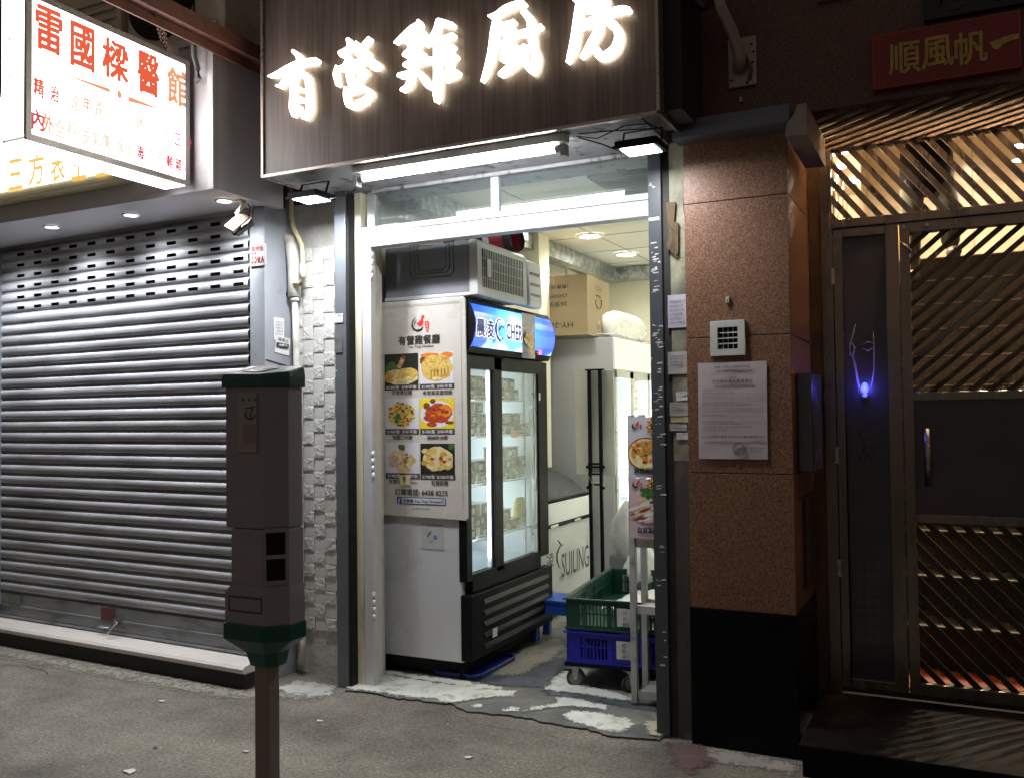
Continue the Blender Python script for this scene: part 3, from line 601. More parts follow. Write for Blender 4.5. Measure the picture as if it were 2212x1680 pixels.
# ------------------------------------------------------------------ shop front: cream jamb, white frame, header, transom
sf = thing('shop_frontage', 'white aluminium shop door frame with glazed transom under the lit tube', 'frame', (-1.95,3.72,0))
fw_m = M('white aluminium', (.70,.71,.76), .32, .1, .05, 4, .03, 20)
b = MB(); b.box(-2.685,-2.647,3.70,3.86,0.0,2.44); b.build('cream_post', M('grubby cream plaster post', (.66,.62,.47), .55, 0, .1, 5, .1, 30, col2=(.36,.31,.21), amt=.66, ms=4, stretch=(1,1,.5)), sf, bevel=.002)
b = MB(); b.box(-2.645,-2.593,3.705,3.745,0.01,2.17); b.build('door_jamb', M('grubby white aluminium', (.6,.6,.62), .35, .1, .1, 5, .05, 20, col2=(.42,.4,.36), amt=.64, ms=5, stretch=(1,1,.4)), sf, bevel=.002)
for z in (2.0,1.02,.33): 
    b = MB(); b.box(-2.595,-2.586,3.708,3.722,z,z+.137)
    for k in range(4): b.tube([(-2.588,3.705,z+k*.035),(-2.588,3.705,z+k*.035+.032)], .008, 8)
    b.build('hinge', fw_m, sf)
b = MB(); b.box(-2.64,-1.14,3.70,3.77,2.163,2.262); b.build('header', fw_m, sf, bevel=.004)
b = MB(); b.box(-2.64,-1.14,3.692,3.70,2.232,2.256); b.build('header_lip', fw_m, sf, bevel=.002)
b = MB(); b.box(-1.925,-1.885,3.715,3.75,2.262,2.44); b.build('mullion', fw_m, sf, bevel=.003)
b = MB(); b.box(-2.62,-2.575,3.715,3.75,2.262,2.44); b.build('transom_post', M('light aluminium', (.5,.52,.52), .3, .3, .05), sf, bevel=.003)
gl = glass('transom glass', op=.08)
b = MB(); b.box(-2.575,-1.925,3.73,3.735,2.262,2.44); b.build('glass_pane', gl, sf)
b = MB(); b.box(-1.885,-1.14,3.73,3.735,2.262,2.44); b.build('glass_pane', gl, sf)
# dark soffit between the sign and the shop front
b = MB(); b.box(-2.87,-1.055,3.262,3.95,2.441,2.52); b.box(-2.575,-1.14,3.69,3.76,2.425,2.441)
b.build('soffit', M('mouldy painted soffit', (.3,.3,.31), .5, .1, .15, 8, .1, 40, col2=(.06,.06,.06), amt=.6, ms=16, sharp=.05), label='stained grey soffit panel under the wooden signboard', category='soffit')
# ------------------------------------------------------------------ wooden signboard with lit characters
sb = thing('shop_signboard', 'dark wooden signboard with glowing white characters over the doorway', 'sign', (-1.92,3.24,2.44))
def wood():
    m = bpy.data.materials.new('dark wood laminate'); m.use_nodes = True; t = m.node_tree; N = t.nodes; L = t.links; bs = N['Principled BSDF']
    tc = N.new('ShaderNodeTexCoord'); mp = N.new('ShaderNodeMapping'); mp.inputs['Scale'].default_value = (1,1,.035); L.new(tc.outputs['Object'], mp.inputs[0])
    n = N.new('ShaderNodeTexNoise'); n.inputs['Scale'].default_value = 95; n.inputs['Detail'].default_value = 6; L.new(mp.outputs[0], n.inputs[0])
    n2 = N.new('ShaderNodeTexNoise'); n2.inputs['Scale'].default_value = 9; n2.inputs['Detail'].default_value = 3; L.new(mp.outputs[0], n2.inputs[0])
    ad = N.new('ShaderNodeMath'); ad.operation = 'ADD'; L.new(n.outputs[0], ad.inputs[0]); L.new(n2.outputs[0], ad.inputs[1])
    cr = N.new('ShaderNodeValToRGB'); e = cr.color_ramp.elements; e[0].position = .7; e[0].color = (.085,.062,.056,1); e[1].position = 1.25; e[1].color = (.20,.15,.135,1)
    dv = N.new('ShaderNodeMath'); dv.operation = 'MULTIPLY'; dv.inputs[1].default_value = .8; L.new(ad.outputs[0], dv.inputs[0]); L.new(dv.outputs[0], cr.inputs[0])
    e[0].position = .55; e[1].position = 1.0
    L.new(cr.outputs[0], bs.inputs['Base Color']); bs.inputs['Roughness'].default_value = .33; return m
b = MB(); b.box(-2.86,-.98,3.246,3.5,2.448,3.6); b.build('panel', wood(), sb)
brz = M('bronze trim', (.42,.36,.33), .3, .7, .1)
b = MB(); b.box(-2.872,-2.86,3.236,3.5,2.436,3.6); b.box(-.98,-.968,3.236,3.5,2.436,3.6); b.box(-2.872,-.968,3.236,3.262,2.436,2.448); b.build('trim', brz, sb, bevel=.001)
b = MB(); b.box(-.966,-.90,3.30,3.62,2.46,3.6); b.build('side_cheek', M('dark cheek', (.02,.018,.018), .7), sb)
A_ = (.12642, 559.3, 83.9); B_ = (.12654, 838.9, 28); C_ = (.16688, 1017.9, 0)
chars = [
 (A_, [[(600,225,38),(680,300,60),(700,400,68),(640,520,75),(540,640,75),(440,740,58),(380,815,45),(318,815,22)],
       [(178,655,12),(300,620,52),(450,545,72),(620,460,75),(800,410,70),(985,385,62)],
       [(620,640,60),(590,800,52),(580,1000,58),(575,1200,60),(605,1330,25)],
       [(620,640,60),(770,605,60),(840,720,58),(862,900,62),(870,1100,65),(860,1250,68),(790,1350,58),(730,1290,38),(697,1160,18)],
       [(640,860,48),(725,880,50)], [(640,1050,58),(735,1045,54)]]),
 (A_, [[(1540,30,48),(1560,160,60),(1450,240,70),(1400,250,45)], [(1890,20,55),(1800,130,55),(1760,230,60)], [(1425,290,50),(1530,340,60),(1490,450,50),(1410,510,20)],
       [(1680,80,30),(1610,170,25)], [(1790,230,70),(1870,270,58),(1760,330,45),(1700,260,50)], [(1345,485,25),(1322,620,52),(1358,800,32)], [(1400,520,50),(1550,460,58),(1750,400,58),(1950,400,60),(2055,485,45),(1960,510,45)],
       [(1550,560,65),(1560,700,58),(1580,800,50)], [(1560,560,60),(1790,545,60),(1790,620,55),(1700,740,50),(1620,800,50)], [(1500,860,38),(1505,1000,55),(1560,1150,65),(1700,1140,60),(1845,1080,50)],
       [(1540,930,60),(1650,890,55),(1780,850,55),(1910,930,48),(1830,1050,60),(1700,1110,55)]]),
 (B_, [[(130,520,25),(250,420,60),(400,290,75),(530,210,68)], [(530,160,42),(545,250,58),(420,380,60),(300,480,60)], [(300,490,60),(450,420,80),(600,350,56),(560,500,50),(430,600,62),(300,720,58)],
       [(390,560,70),(480,650,78),(440,760,80),(590,730,68)], [(300,900,50),(450,850,80),(620,820,60),(760,810,45)], [(205,1080,52),(350,1050,62),(500,1010,58),(640,1180,72),(700,1265,55)],
       [(400,1050,60),(380,1180,58),(330,1270,52),(255,1325,42)], [(870,160,62),(830,300,60),(730,470,48),(655,560,30)], [(890,170,70),(1000,200,68),(1105,225,50)],
       [(850,400,80),(845,700,78),(845,1100,78),(838,1400,76),(835,1520,32)], [(900,480,58),(1115,400,48)], [(900,620,58),(1125,595,40)], [(900,800,70),(1080,760,80),(1160,770,55)], [(1040,600,88),(1060,900,78)],
       [(960,1130,52),(1080,950,50)], [(985,1145,60),(1200,1045,52)]]),
 (C_, [[(232,220,12),(330,200,42),(450,120,52),(600,60,44),(685,60,34)], [(330,250,46),(300,420,58),(280,620,64),(240,800,54),(190,960,38),(145,1062,12)], [(400,340,42),(555,295,34)],
       [(430,450,48),(590,430,48),(480,520,60),(420,620,58),(540,580,50)], [(430,720,58),(560,680,55),(610,700,50)], [(410,780,40),(560,760,55)], [(400,970,48),(480,900,54),(600,800,58),(690,720,48),(640,650,45)],
       [(695,170,50),(770,270,58),(790,450,58),(800,600,52),(845,750,60),(820,900,58),(795,945,30),(740,870,48),(700,780,42)], [(640,450,45),(780,410,48),(915,350,22)], [(690,620,42),(740,640,45)]]),
 (C_, [[(1340,10,22),(1500,-30,50),(1640,-90,50)], [(1410,40,52),(1385,200,58),(1360,400,62),(1330,580,62),(1290,720,48),(1258,808,22)], [(1420,60,48),(1560,20,36),(1640,-40,30)], [(1550,110,55),(1700,60,56),(1770,20,28),(1720,-60,40)],
       [(1430,340,58),(1600,270,62),(1800,180,58),(1960,130,48),(2045,140,34)], [(1480,140,36),(1700,110,56),(1800,165,50)], [(1680,300,58),(1640,420,58),(1560,560,55),(1500,660,42),(1438,750,22)],
       [(1780,290,60),(1890,380,60),(1915,500,62),(1860,640,62),(1760,720,62),(1660,740,46),(1630,650,44)]]),
]
lit = M('lit acrylic character', (1, .97, .86), es=6)
side_m = M('lit character edge', (1, .93, .72), es=1.6)
for ci, (T, strokes) in enumerate(chars):
    q = MB()
    for k, st_ in enumerate(strokes):
        pts = [(at(T[1]+T[0]*x, T[2]+T[0]*y, Y=3.215), r*T[0]) for x, y, r in st_]
        sc = (at(T[1]+T[0]*500+10, 200, Y=3.215)-at(T[1]+T[0]*500, 200, Y=3.215)).x/10*1.0
        # smooth the stroke
        P_ = []
        for i in range(len(pts)-1):
            p0 = pts[max(i-1,0)][0]; p1 = pts[i][0]; p2 = pts[i+1][0]; p3 = pts[min(i+2,len(pts)-1)][0]
            for j in range(4):
                t = j/4; c = .5*((2*p1)+(p2-p0)*t+(2*p0-5*p1+4*p2-p3)*t*t+(3*p1-p0-3*p2+p3)*t**3); r = pts[i][1]*(1-t)+pts[i+1][1]*t; P_.append((c, r*.00155*.93))
        P_.append((pts[-1][0], pts[-1][1]*.00155*1.02))
        yf = 3.205-.0004*k
        L1 = []; L2 = []
        for i, (c, r) in enumerate(P_):
            d = (P_[min(i+1,len(P_)-1)][0]-P_[max(i-1,0)][0]); d.y = 0; d.normalize(); nn = Vector((-d.z,0,d.x)); L1.append(c+nn*r); L2.append(c-nn*r)
        n_ = len(P_)
        for yy, rev in ((yf, False),):
            vs = [Vector((p.x,yf,p.z)) for p in L1]+[Vector((p.x,yf,p.z)) for p in L2]+[Vector((p.x,3.235,p.z)) for p in L1]+[Vector((p.x,3.235,p.z)) for p in L2]
            fs = [(i,i+1,i+1+n_,i+n_) for i in range(n_-1)]; q.add(vs, fs, 0)
            fs = [(i,i+1,i+1+2*n_,i+2*n_) for i in range(n_-1)]+[(i+n_,i+1+n_,i+1+3*n_,i+3*n_) for i in range(n_-1)]; q.add(vs, fs, 1)
        for (c, r) in (P_[0], P_[-1]):
            pr_ = [(c.x+r*math.cos(a*math.pi/8), yf-.0002, c.z+r*math.sin(a*math.pi/8)) for a in range(16)]; q.add(pr_, [tuple(range(16))], 0); q.prism(pr_, (0,.03,0), 1)
    q.build('character', [lit, side_m], sb)
# ------------------------------------------------------------------ lamps under the soffit
ft = thing('fluorescent_lamp', 'long lit fluorescent tube fitting under the wooden signboard', 'lamp', (-1.85,3.30,2.4))
tube_m = M('lit fluorescent tube', (.97, .985, 1), es=46)
b = MB(); b.box(-2.40,-1.37,3.285,3.335,2.406,2.44); b.build('housing', M('dusty white housing', (.55,.55,.53), .5, 0, .15, 20), ft, bevel=.004)
b = MB(); b.tube([(-2.36,3.31,2.384),(-1.40,3.31,2.384)], .014, 14); b.build('tube', tube_m, ft)
b = MB(); b.box(-2.395,-2.375,3.29,3.33,2.35,2.396); b.tube([(-2.378,3.31,2.384),(-2.35,3.31,2.384)], .0165, 12); b.build('end_cap', M('lamp holder', (.3,.3,.3), .5), ft); b = MB(); b.box(-1.392,-1.372,3.29,3.33,2.35,2.396); b.tube([(-1.42,3.31,2.384),(-1.389,3.31,2.384)], .0165, 12); b.build('end_cap', M('lamp holder', (.3,.3,.3), .5), ft)
fl_m = M('lit flood lens', (.97,.98,1), es=14)
def flood(cx_, cy_, z, lab, tz, e):
    t = thing('floodlight', lab, 'lamp', (cx_,cy_,z), tz, group='small floodlights under the signboard', local=True)
    q = MB(); q.box(-.085,.085,-.075,.075,0,.028); q.build('body', black_plastic, t, bevel=.008)
    q = MB(); q.box(-.066,.066,-.056,.056,-.003,.0005); q.build('lens', fl_m, t)
    q = MB()
    for s_ in (-.078,.078): q.bar((s_,0,.01),(s_,.03,.085),.012,.003,up=(1,0,0))
    q.bar((-.078,.03,.085),(.078,.03,.085),.012,.003); q.build('bracket', black_plastic, t)
    q = MB(); q.box(-.09,.09,-.079,-.072,-.004,.006); q.build('lens_frame', black_plastic, t)
    area('flood_beam', (0,0,-.008), e, (.93,.96,1), .12, .1, (0,0,0), t)
    return t
a = at(1385,325,Z=2.345); flood(a.x, a.y, 2.345, 'small lit floodlight under the soffit next to the granite pillar', 0, 4)
a = at(673,432,Z=2.345); flood(a.x, a.y, 2.345, 'small lit floodlight under the soffit next to the white tile wall', 0, 10)
b = MB(); S_ = lambda x, y: at(x, y, Y=3.33)
b.tube([S_(1245,295), S_(1290,300), S_(1350,272), S_(1400,268), S_(1440,285), S_(1442,300)], .0025, 6); b.tube([S_(1250,298), S_(1300,312), S_(1345,330)], .003, 6); b.tube([S_(1250,290), S_(1310,284), S_(1420,278)], .0028, 6)
q = MB(); q.tube([S_(712,430), S_(740,425), S_(765,412), S_(775,400)], .0028, 6); q.build('lamp_cable', M('black cable', (.01,.01,.01), .5), label='short black cable from the floodlight by the tile wall to the tube', category='cable')
b.build('lamp_cable', M('black cable', (.01,.01,.01), .5), label='loose black cables drooping between the lit tube and the floodlight by the pillar', category='cable')
# spot camera/lamp hanging by the shutter
cc = thing('wall_spotlight', 'small bronze spotlight with ribbed back on a white bracket over the shutter', 'lamp', at(520,432,Y=3.42))
def K(x, y, Y=3.42): return at(x, y, Y=Y)
b = MB(); b.tube([K(522,431), K(522,436)], .03, 14); b.tube([K(527,436), K(520,452), K(512,462), K(512,474)], .011, 8); b.tube([K(510,474), K(522,478)], .013, 8); b.build('bracket', M('white bracket', (.6,.56,.5), .4), cc)
b = MB(); b.bar(K(494,497,3.36), K(532,466,3.44), .062, .018, up=(0,1,.2)); b.build('lamp_head', M('bronze head', (.15,.10,.06), .45, .4), cc, bevel=.004)
b = MB()
for k in range(5): b.bar(K(508+k*5,503-k*4,3.39), K(520+k*5,488-k*4,3.44), .05, .004, up=(0,1,.2))
b.bar(K(505,500,3.4), K(540,475,3.46), .06, .03, up=(0,1,.2)); b.build('heat_sink', M('dark sink', (.05,.045,.04), .5, .5), cc)
b = MB(); b.tube([K(535,440), K(545,455), K(545,480), K(538,492)], .003, 6); b.build('lead', ink, cc)
# ------------------------------------------------------------------ SHOP INTERIOR shell
wall_in = M('cream wall panel', (.66,.63,.50), .45, 0, .04, 2, .02, 20)
b = MB(); b.box(-2.95,-2.80,3.95,7.75,0.0,2.6); b.box(-2.80,-1.0,7.6,7.75,0.0,2.6); b.box(-1.06,-.97,3.91,7.6,0.0,2.6)
b.build('shop_wall', wall_in, label='cream panelled inner walls of the lit shop', category='wall')
b = MB(); b.box(-2.80,-2.62,5.78,5.957,.95,2.598)
b.build('wall_column', M('cream column', (.7,.67,.53), .45, 0, .04), label='cream boxed column rising from behind the curved freezer lid', category='column')
b = MB()
for x in (-1.95,-1.4): b.box(x-.012,x+.012,7.592,7.5995,0.1,2.5)
for y in (4.9,5.5,6.1,6.7): b.box(-2.7995,-2.79,y-.012,y+.012,0.1,2.5)
b.build('wall_batten', M('cream batten', (.5,.48,.38), .4), label='thin cream joint battens on the shop walls', category='batten')
b = MB(); b.box(-2.80,-1.06,3.78,7.6,2.60,2.66)
ceil = b.build('shop_ceiling', M('ceiling panel', (.66,.66,.60), .6, 0, .03, 2), label='pale tiled ceiling inside the lit shop with round lights', category='ceiling')
ceil['_o'] = tuple(ceil.location)
b = MB()
for y in (4.3,4.9,5.5,6.1,6.7,7.3): b.box(-2.80,-1.06,y-.004,y+.004,2.597,2.5995)
for x in (-2.3,-1.7): b.box(x-.004,x+.004,3.95,7.6,2.5965,2.599)
b.build('tile_seam', M('seam grey', (.3,.3,.28), .6), ceil)
b = MB(); b.box(-1.75,-1.2,4.5,4.95,2.58,2.6)
for k in range(12): b.box(-1.74,-1.21,4.52+k*.036,4.53+k*.036,2.572,2.58)
b.build('vent_panel', M('vent grille grey', (.35,.35,.34), .5), ceil)
warm_disc = M('lit warm disc', (1,.93,.78), es=14)
for x, y in ((-2.34,6.05),(-2.36,6.9),(-2.34,5.2),(-1.5,5.8),(-1.5,6.9)):
    q = MB(); q.lathe((x,y,2.59), [(.001,0),(.075,0)], 28); q.build('ceiling_light', warm_disc, ceil)
    q = MB(); q.lathe((x,y,2.588), [(.1,.01),(.098,0),(.078,-.002),(.076,.003)], 28); q.build('light_rim', white_paint, ceil)
    spot('ceiling_beam', (x,y,2.57), 22, (1,.96,.87), 2.7, .7, .07, parent=ceil)
b = MB(); b.box(-2.80,-2.66,4.3,7.6,2.48,2.595); b.box(-2.66,-1.06,7.5,7.6,2.48,2.595)
b.build('cable_trunking', galv, label='galvanised steel trunking along the top of the shop walls', category='trunking')
b = MB(); b.box(-2.74,-2.5,5.0,5.35,2.46,2.56); b.build('emergency_light', white_paint, label='white boxed light fitting high behind the striped bag', category='lamp')

# ------------------------------------------------------------------ display fridge
XF = -2.2
fr = thing('display_fridge', 'black and white display fridge with lit glass doors and blue header', 'fridge', (-2.48,4.45,0))
dent = M('dented white enamel', (.56,.565,.585), .3, 0, .05, 2, .25, 3.2)
b = MB(); b.box(-2.76,-2.235,3.952,3.985,.10,1.9); b.build('side_panel', dent, fr, bevel=.006)
b = MB(); b.box(-2.76,-2.235,4.905,4.935,.10,1.9); b.box(-2.76,-2.73,3.985,4.905,.10,1.9); b.box(-2.73,-2.24,3.985,4.905,1.6,1.63); b.box(-2.73,-2.24,3.985,4.905,.46,.50); b.box(-2.76,-2.235,3.96,4.93,1.9,1.92)
b.build('cabinet_liner', M('white liner', (.50,.55,.585), .35, 0, .04), fr)
b = MB()
zt, zb_ = 1.562, .53
for (y0,y1) in ((3.945,4.0),(4.262,4.352),(4.82,4.945)): b.box(XF-.045, XF, y0, y1, .5, 1.63)
b.box(XF-.045, XF, 4.0, 4.82, zt, 1.63); b.box(XF-.045, XF, 4.0, 4.82, .44, zb_)
b.build('door_frame', black_plastic, fr, bevel=.003)
dg_ = glass('fridge glass', op=.05)
b = MB(); b.box(XF-.03,XF-.026,4.0,4.262,zb_,zt); b.build('glass_door', dg_, fr)
b = MB(); b.box(XF-.02,XF-.016,4.352,4.82,zb_,zt); b.build('glass_door', dg_, fr)
for t_ in ((XF-.04,XF-.012,4.79,4.82),(XF-.042,XF-.02,4.245,4.262)): b = MB(); b.box(*t_,zb_,zt); b.build('door_trim', M('silver trim', (.6,.62,.63), .3, .6), fr)
b = MB(); b.box(-2.24,XF+.02,3.945,4.945,.11,.435)
b.build('base_grille', black_plastic, fr, bevel=.006)
b = MB()
for k in range(5): b.prism([(XF+.02,4.08,.150+k*.056),(XF+.027,4.08,.143+k*.056),(XF+.028,4.08,.150+k*.056),(XF+.02,4.08,.172+k*.056)], (0,.80,0))
b.build('louvre', M('matt black', (.008,.008,.009), .55), fr)
b = MB(); b.box(-2.72,-2.26,4.0,4.9,.03,.10); b.build('under_shade', dark_void, fr)  # near-black block stands in for the shade in the gap underneath
for y in (4.0,4.88):
    for x in (-2.26,-2.7): b = MB(); b.lathe((x,y,0), [(.02,0),(.02,.1)], 10); b.build('foot', black_plastic, fr)
# curved header
hp = []
for k in range(9):
    t = k/8; hp.append((XF+.004+.075*math.sin(math.pi*(.12+.76*t))-.02, 1.64+.27*t))
b = MB(); b.prism([(-2.3,3.947,1.635)]+[(x,3.947,z) for x, z in hp]+[(-2.3,3.947,1.915)], (0,.998,0)); b.build('header_box', black_plastic, fr)
def sky_blue():
    m = bpy.data.materials.new('backlit blue sky print'); m.use_nodes = True; t = m.node_tree; N = t.nodes; L = t.links; bs = N['Principled BSDF']
    tc = N.new('ShaderNodeTexCoord'); mp = N.new('ShaderNodeMapping'); mp.inputs['Location'].default_value = (0, 0.02, -1.80); L.new(tc.outputs['Object'], mp.inputs[0])
    ln = N.new('ShaderNodeVectorMath'); ln.operation = 'LENGTH'; sc = N.new('ShaderNodeVectorMath'); sc.operation = 'MULTIPLY'; sc.inputs[1].default_value = (0,1,1.6)
    L.new(mp.outputs[0], sc.inputs[0]); L.new(sc.outputs[0], ln.inputs[0])
    cr = N.new('ShaderNodeValToRGB'); e = cr.color_ramp.elements; e[0].position = 0; e[0].color = (.75,.95,1,1); e[1].position = .42; e[1].color = (.0,.05,.55,1); x = e.new(.13); x.color = (.10,.5,1,1); x = e.new(.25); x.color = (.01,.18,.85,1)
    L.new(ln.outputs['Value'], cr.inputs[0])
    n = N.new('ShaderNodeTexNoise'); n.inputs['Scale'].default_value = 7; n.inputs['Detail'].default_value = 7; L.new(tc.outputs['Object'], n.inputs[0])
    sp = N.new('ShaderNodeSeparateXYZ'); L.new(tc.outputs['Object'], sp.inputs[0])
    mr = N.new('ShaderNodeMapRange'); L.new(sp.outputs[2], mr.inputs[0]); mr.inputs[1].default_value = 1.66; mr.inputs[2].default_value = 1.80; mr.inputs[3].default_value = .28; mr.inputs[4].default_value = -.25
    ad = N.new('ShaderNodeMath'); ad.operation = 'ADD'; L.new(n.outputs[0], ad.inputs[0]); L.new(mr.outputs[0], ad.inputs[1])
    m2 = N.new('ShaderNodeMapRange'); L.new(ad.outputs[0], m2.inputs[0]); m2.inputs[1].default_value = .62; m2.inputs[2].default_value = .78
    mx = N.new('ShaderNodeMix'); mx.data_type = 'RGBA'; L.new(m2.outputs[0], mx.inputs[0]); L.new(cr.outputs[0], mx.inputs[6]); mx.inputs[7].default_value = (.55,.8,1,1)
    L.new(mx.outputs[2], bs.inputs['Emission Color']); bs.inputs['Emission Strength'].default_value = 1.5; bs.inputs['Base Color'].default_value = (.05,.1,.3,1); bs.inputs['Roughness'].default_value = .2; return m
b = MB(); pf = [(x+.002, z) for x, z in hp[0:9]]
for i in range(8):
    (x0,z0_),(x1_,z1_) = pf[i], pf[i+1]; zz0 = max(z0_,1.655); zz1 = min(z1_,1.9)
    b.quad((x0,3.955,zz0),(x0,4.935,zz0),(x1_,4.935,zz1),(x1_,3.955,zz1))
hs = b.build('header_panel', sky_blue(), fr)
for f in hs.data.polygons: f.use_smooth = True
XH = XF+.066
lg = M('dark blue print', (.01,.015,.25), .3)
wt = M('white outline', (1,1,1), es=1.4)
b = MB()
tpx(b, '晨凌', 1029, 690, 1067, 728, 0, .075, X=XH-.002); tpx(b, 'CHER', 1094, 702, 1128, 735, 0, .075, X=XH-.002)
c = at(1080,712,X=XH-.002); b.tube([c+Vector((0,.045*math.cos(a*.42+.6),.052*math.sin(a*.42+.6))) for a in range(11)], .009, 5); b.build('logo_outline', wt, fr)
b = MB(); tpx(b, '晨凌', 1029, 690, 1067, 728, 0, .035, X=XH+.0005); tpx(b, 'CHER', 1094, 702, 1128, 735, 0, .04, X=XH+.0005)
c = at(1080,712,X=XH+.004); b.tube([c+Vector((0,.045*math.cos(a*.42+.6),.052*math.sin(a*.42+.6))) for a in range(3,11)], [.003,.005,.006,.006,.006,.006,.005,.003], 5); b.tube([c+Vector((0,-.01,-.005)), c+Vector((0,.02,.02)), c+Vector((0,.045,.012))], .004, 5); b.tube([c+Vector((0,-.03,-.045)), c+Vector((0,.0,-.06)), c+Vector((0,.03,-.045))], .004, 5)
b.build('logo_lettering', lg, fr)
b = MB(); b.tube([at(1080,712,X=XH+.004)+Vector((0,.045*math.cos(a*.42+.6),.052*math.sin(a*.42+.6))) for a in range(1,5)], [.002,.004,.005,.003], 5); b.build('logo_swoosh', M('logo red', (.6,.02,.05), .3), fr)
b = MB(); p = at(1163,763,X=XH); b.box(XH-.03,XH-.012,p.y-.02,p.y+.03,p.z-.012,p.z+.014); b.build('thermostat', black_plastic, fr)
b = MB(); tpx(b, '-18', 1160, 757, 1170, 766, 0, .02, X=XH-.0105); b.build('thermostat_digits', M('red digits', (1,.05,.03), es=2.5), fr)
# interior light tube, shelves
b = MB(); b.tube([(-2.30,4.10,.56),(-2.30,4.10,1.56)], .008, 8); b.tube([(-2.70,4.5,.56),(-2.70,4.5,1.56)], .012, 8); b.build('light_tube', M('lit fridge tube', (.93,.98,1), es=34), fr)
rackm = M('white wire', (.7,.72,.74), .35, .2)
for z in (1.405,1.208,.954,.666):
    q = MB()
    for k in range(22):
        y = 4.0+k*.042; q.box(-2.70,-2.29,y,y+.003,z,z+.003)
    q.tube([(-2.29,3.99,z),(-2.29,4.9,z)], .004, 6); q.tube([(-2.70,3.99,z),(-2.70,4.9,z)], .004, 6)
    for y in (4.02,4.2,4.45,4.7): q.tube([(-2.288,y,z),(-2.288,y+.01,z+.022),(-2.288,y+.11,z+.022),(-2.288,y+.12,z)], .003, 6)
    q.build('wire_shelf', rackm, fr)
b = MB()
for y in (4.14,4.86):
    for x in (-2.715,-2.33): b.box(x,x+.014,y,y+.02,.5,1.58); 
b.build('shelf_upright', M('slotted upright', (.5,.53,.55), .35, .4, .3, 60), fr)
# food packs on the shelves
def pack_mats(): return [M('brown sauce pack', (.07,.04,.02), .25, 0, .5, 25), M('amber pickle pack', (.2,.12,.03), .25, 0, .4, 25), M('yellow snack pack', (.62,.5,.1), .4, 0, .3, 12), M('dark jar pack', (.035,.03,.03), .2, 0, .4, 30), M('orange pack', (.6,.16,.03), .4, 0, .2, 12)]
PM = pack_mats(); lidm = M('clear lid', (.16,.13,.09), .2, 0, .3, 30); labm = M('tub label', (.35,.32,.25), .5, 0, .2, 60)
def tub(mi, w_=.10, h=.055, d=.14):
    t = thing('food_tub', 'x', 'food tub', (0,0,0), local=True)
    q = MB(); q.box(-d/2,d/2,-w_/2,w_/2,0,h); q.build('tub', PM[mi], t, bevel=.008)
    q = MB(); q.box(-d/2-.003,d/2+.003,-w_/2-.003,w_/2+.003,h,h+.006); q.build('lid', lidm, t, bevel=.002)
    q = MB(); q.box(d/2-.001,d/2+.0015,-w_*(.3 if mi else .1),w_*(.0 if mi else .3),h*(.25 if mi != 1 else .5),h*.75); q.build('label', labm, t)
    return t
def bag(mi):
    t = thing('snack_bag', 'x', 'snack bag', (0,0,0), local=True); q = MB()
    for i in range(9):
        v_ = i/8; wd = .055*(1-.25*abs(2*v_-1)**4); dp = .004+.03*math.sin(math.pi*v_)**.6
        for k in range(12): a = k*math.pi/6; q.v.append(Vector((dp*math.cos(a)+.004*noise.noise(Vector((k,i,mi))), wd*math.sin(a), .17*v_)))
    for i in range(8):
        for k in range(12): q.f.append([i*12+k,i*12+(k+1)%12,(i+1)*12+(k+1)%12,(i+1)*12+k]); q.m.append(0); q.sm.append(True)
    q.build('bag_body', PM[mi], t); q = MB(); q.box(.028,.032,-.025,.025,.06,.11); q.build('bag_label', labm, t); return t
protos = [tub(0), tub(1), tub(3), tub(3, .08, .09, .08)]; bags = [bag(2), bag(4)]
used = set()
def put(p, x, y, z, lab, grp, rz=0):
    if p.name in used: o = copy_thing(p, (x,y,z), rz, lab, grp)
    else: used.add(p.name); p.location = (x,y,z); p.rotation_euler = (0,0,rz); p['label'] = lab; p['group'] = grp; o = p
random.seed(5)
GR = 'packed food on the fridge shelves'
SHN = {1.411:'top', 1.214:'second', .96:'third', .672:'lowest'}
for z, nm in SHN.items():
    for (y, kind, n_) in {1.411:[(4.20,1,2),(4.31,1,2),(4.42,0,1),(4.60,1,2),(4.71,0,2)], 1.214:[(4.20,0,2),(4.31,0,3),(4.42,2,2),(4.60,2,2),(4.71,2,2),(4.81,0,1)], .96:[(4.20,3,2),(4.31,0,2),(4.42,2,2),(4.60,0,3),(4.71,1,3),(4.82,0,2)], .672:[(4.20,0,3),(4.31,0,3),(4.42,2,2),(4.60,1,2),(4.71,1,1)]}[z]:
        for k in range(n_):
            p = protos[kind]; hh = .062 if kind < 3 else .097
            put(p, -2.37+random.uniform(-.02,.02), y+random.uniform(-.008,.008), z+k*hh, {0:'brown sauce tub',1:'amber pickle tub',2:'dark jelly tub',3:'tall dark tub'}[kind]+' on the %s shelf of the lit display fridge' % nm, GR)
for (y, z, m) in ((4.14,.958,1),(4.50,.672,0),(4.82,.672,0)):
    if z in (.86,): z = .86
    put(bags[m], -2.33, y, z if z in (.958,.672) else .672+.07 if z < .8 else .86, ('yellow' if m == 0 else 'orange')+' snack bag standing in the lit display fridge', GR, random.uniform(-.1,.1))
b = MB(); p = at(1116,936,X=XF-.07); b.box(-2.285,-2.28,p.y-.045,p.y+.045,p.z-.022,p.z+.022); b.build('price_tag', M('orange card', (.75,.2,.05), .5), fr)
b = MB(); p = at(1003,925,X=XF-.07); b.box(-2.285,-2.28,4.01,4.05,1.37,1.40); b.build('price_tag', M('lime card', (.5,.75,.05), .5), fr)
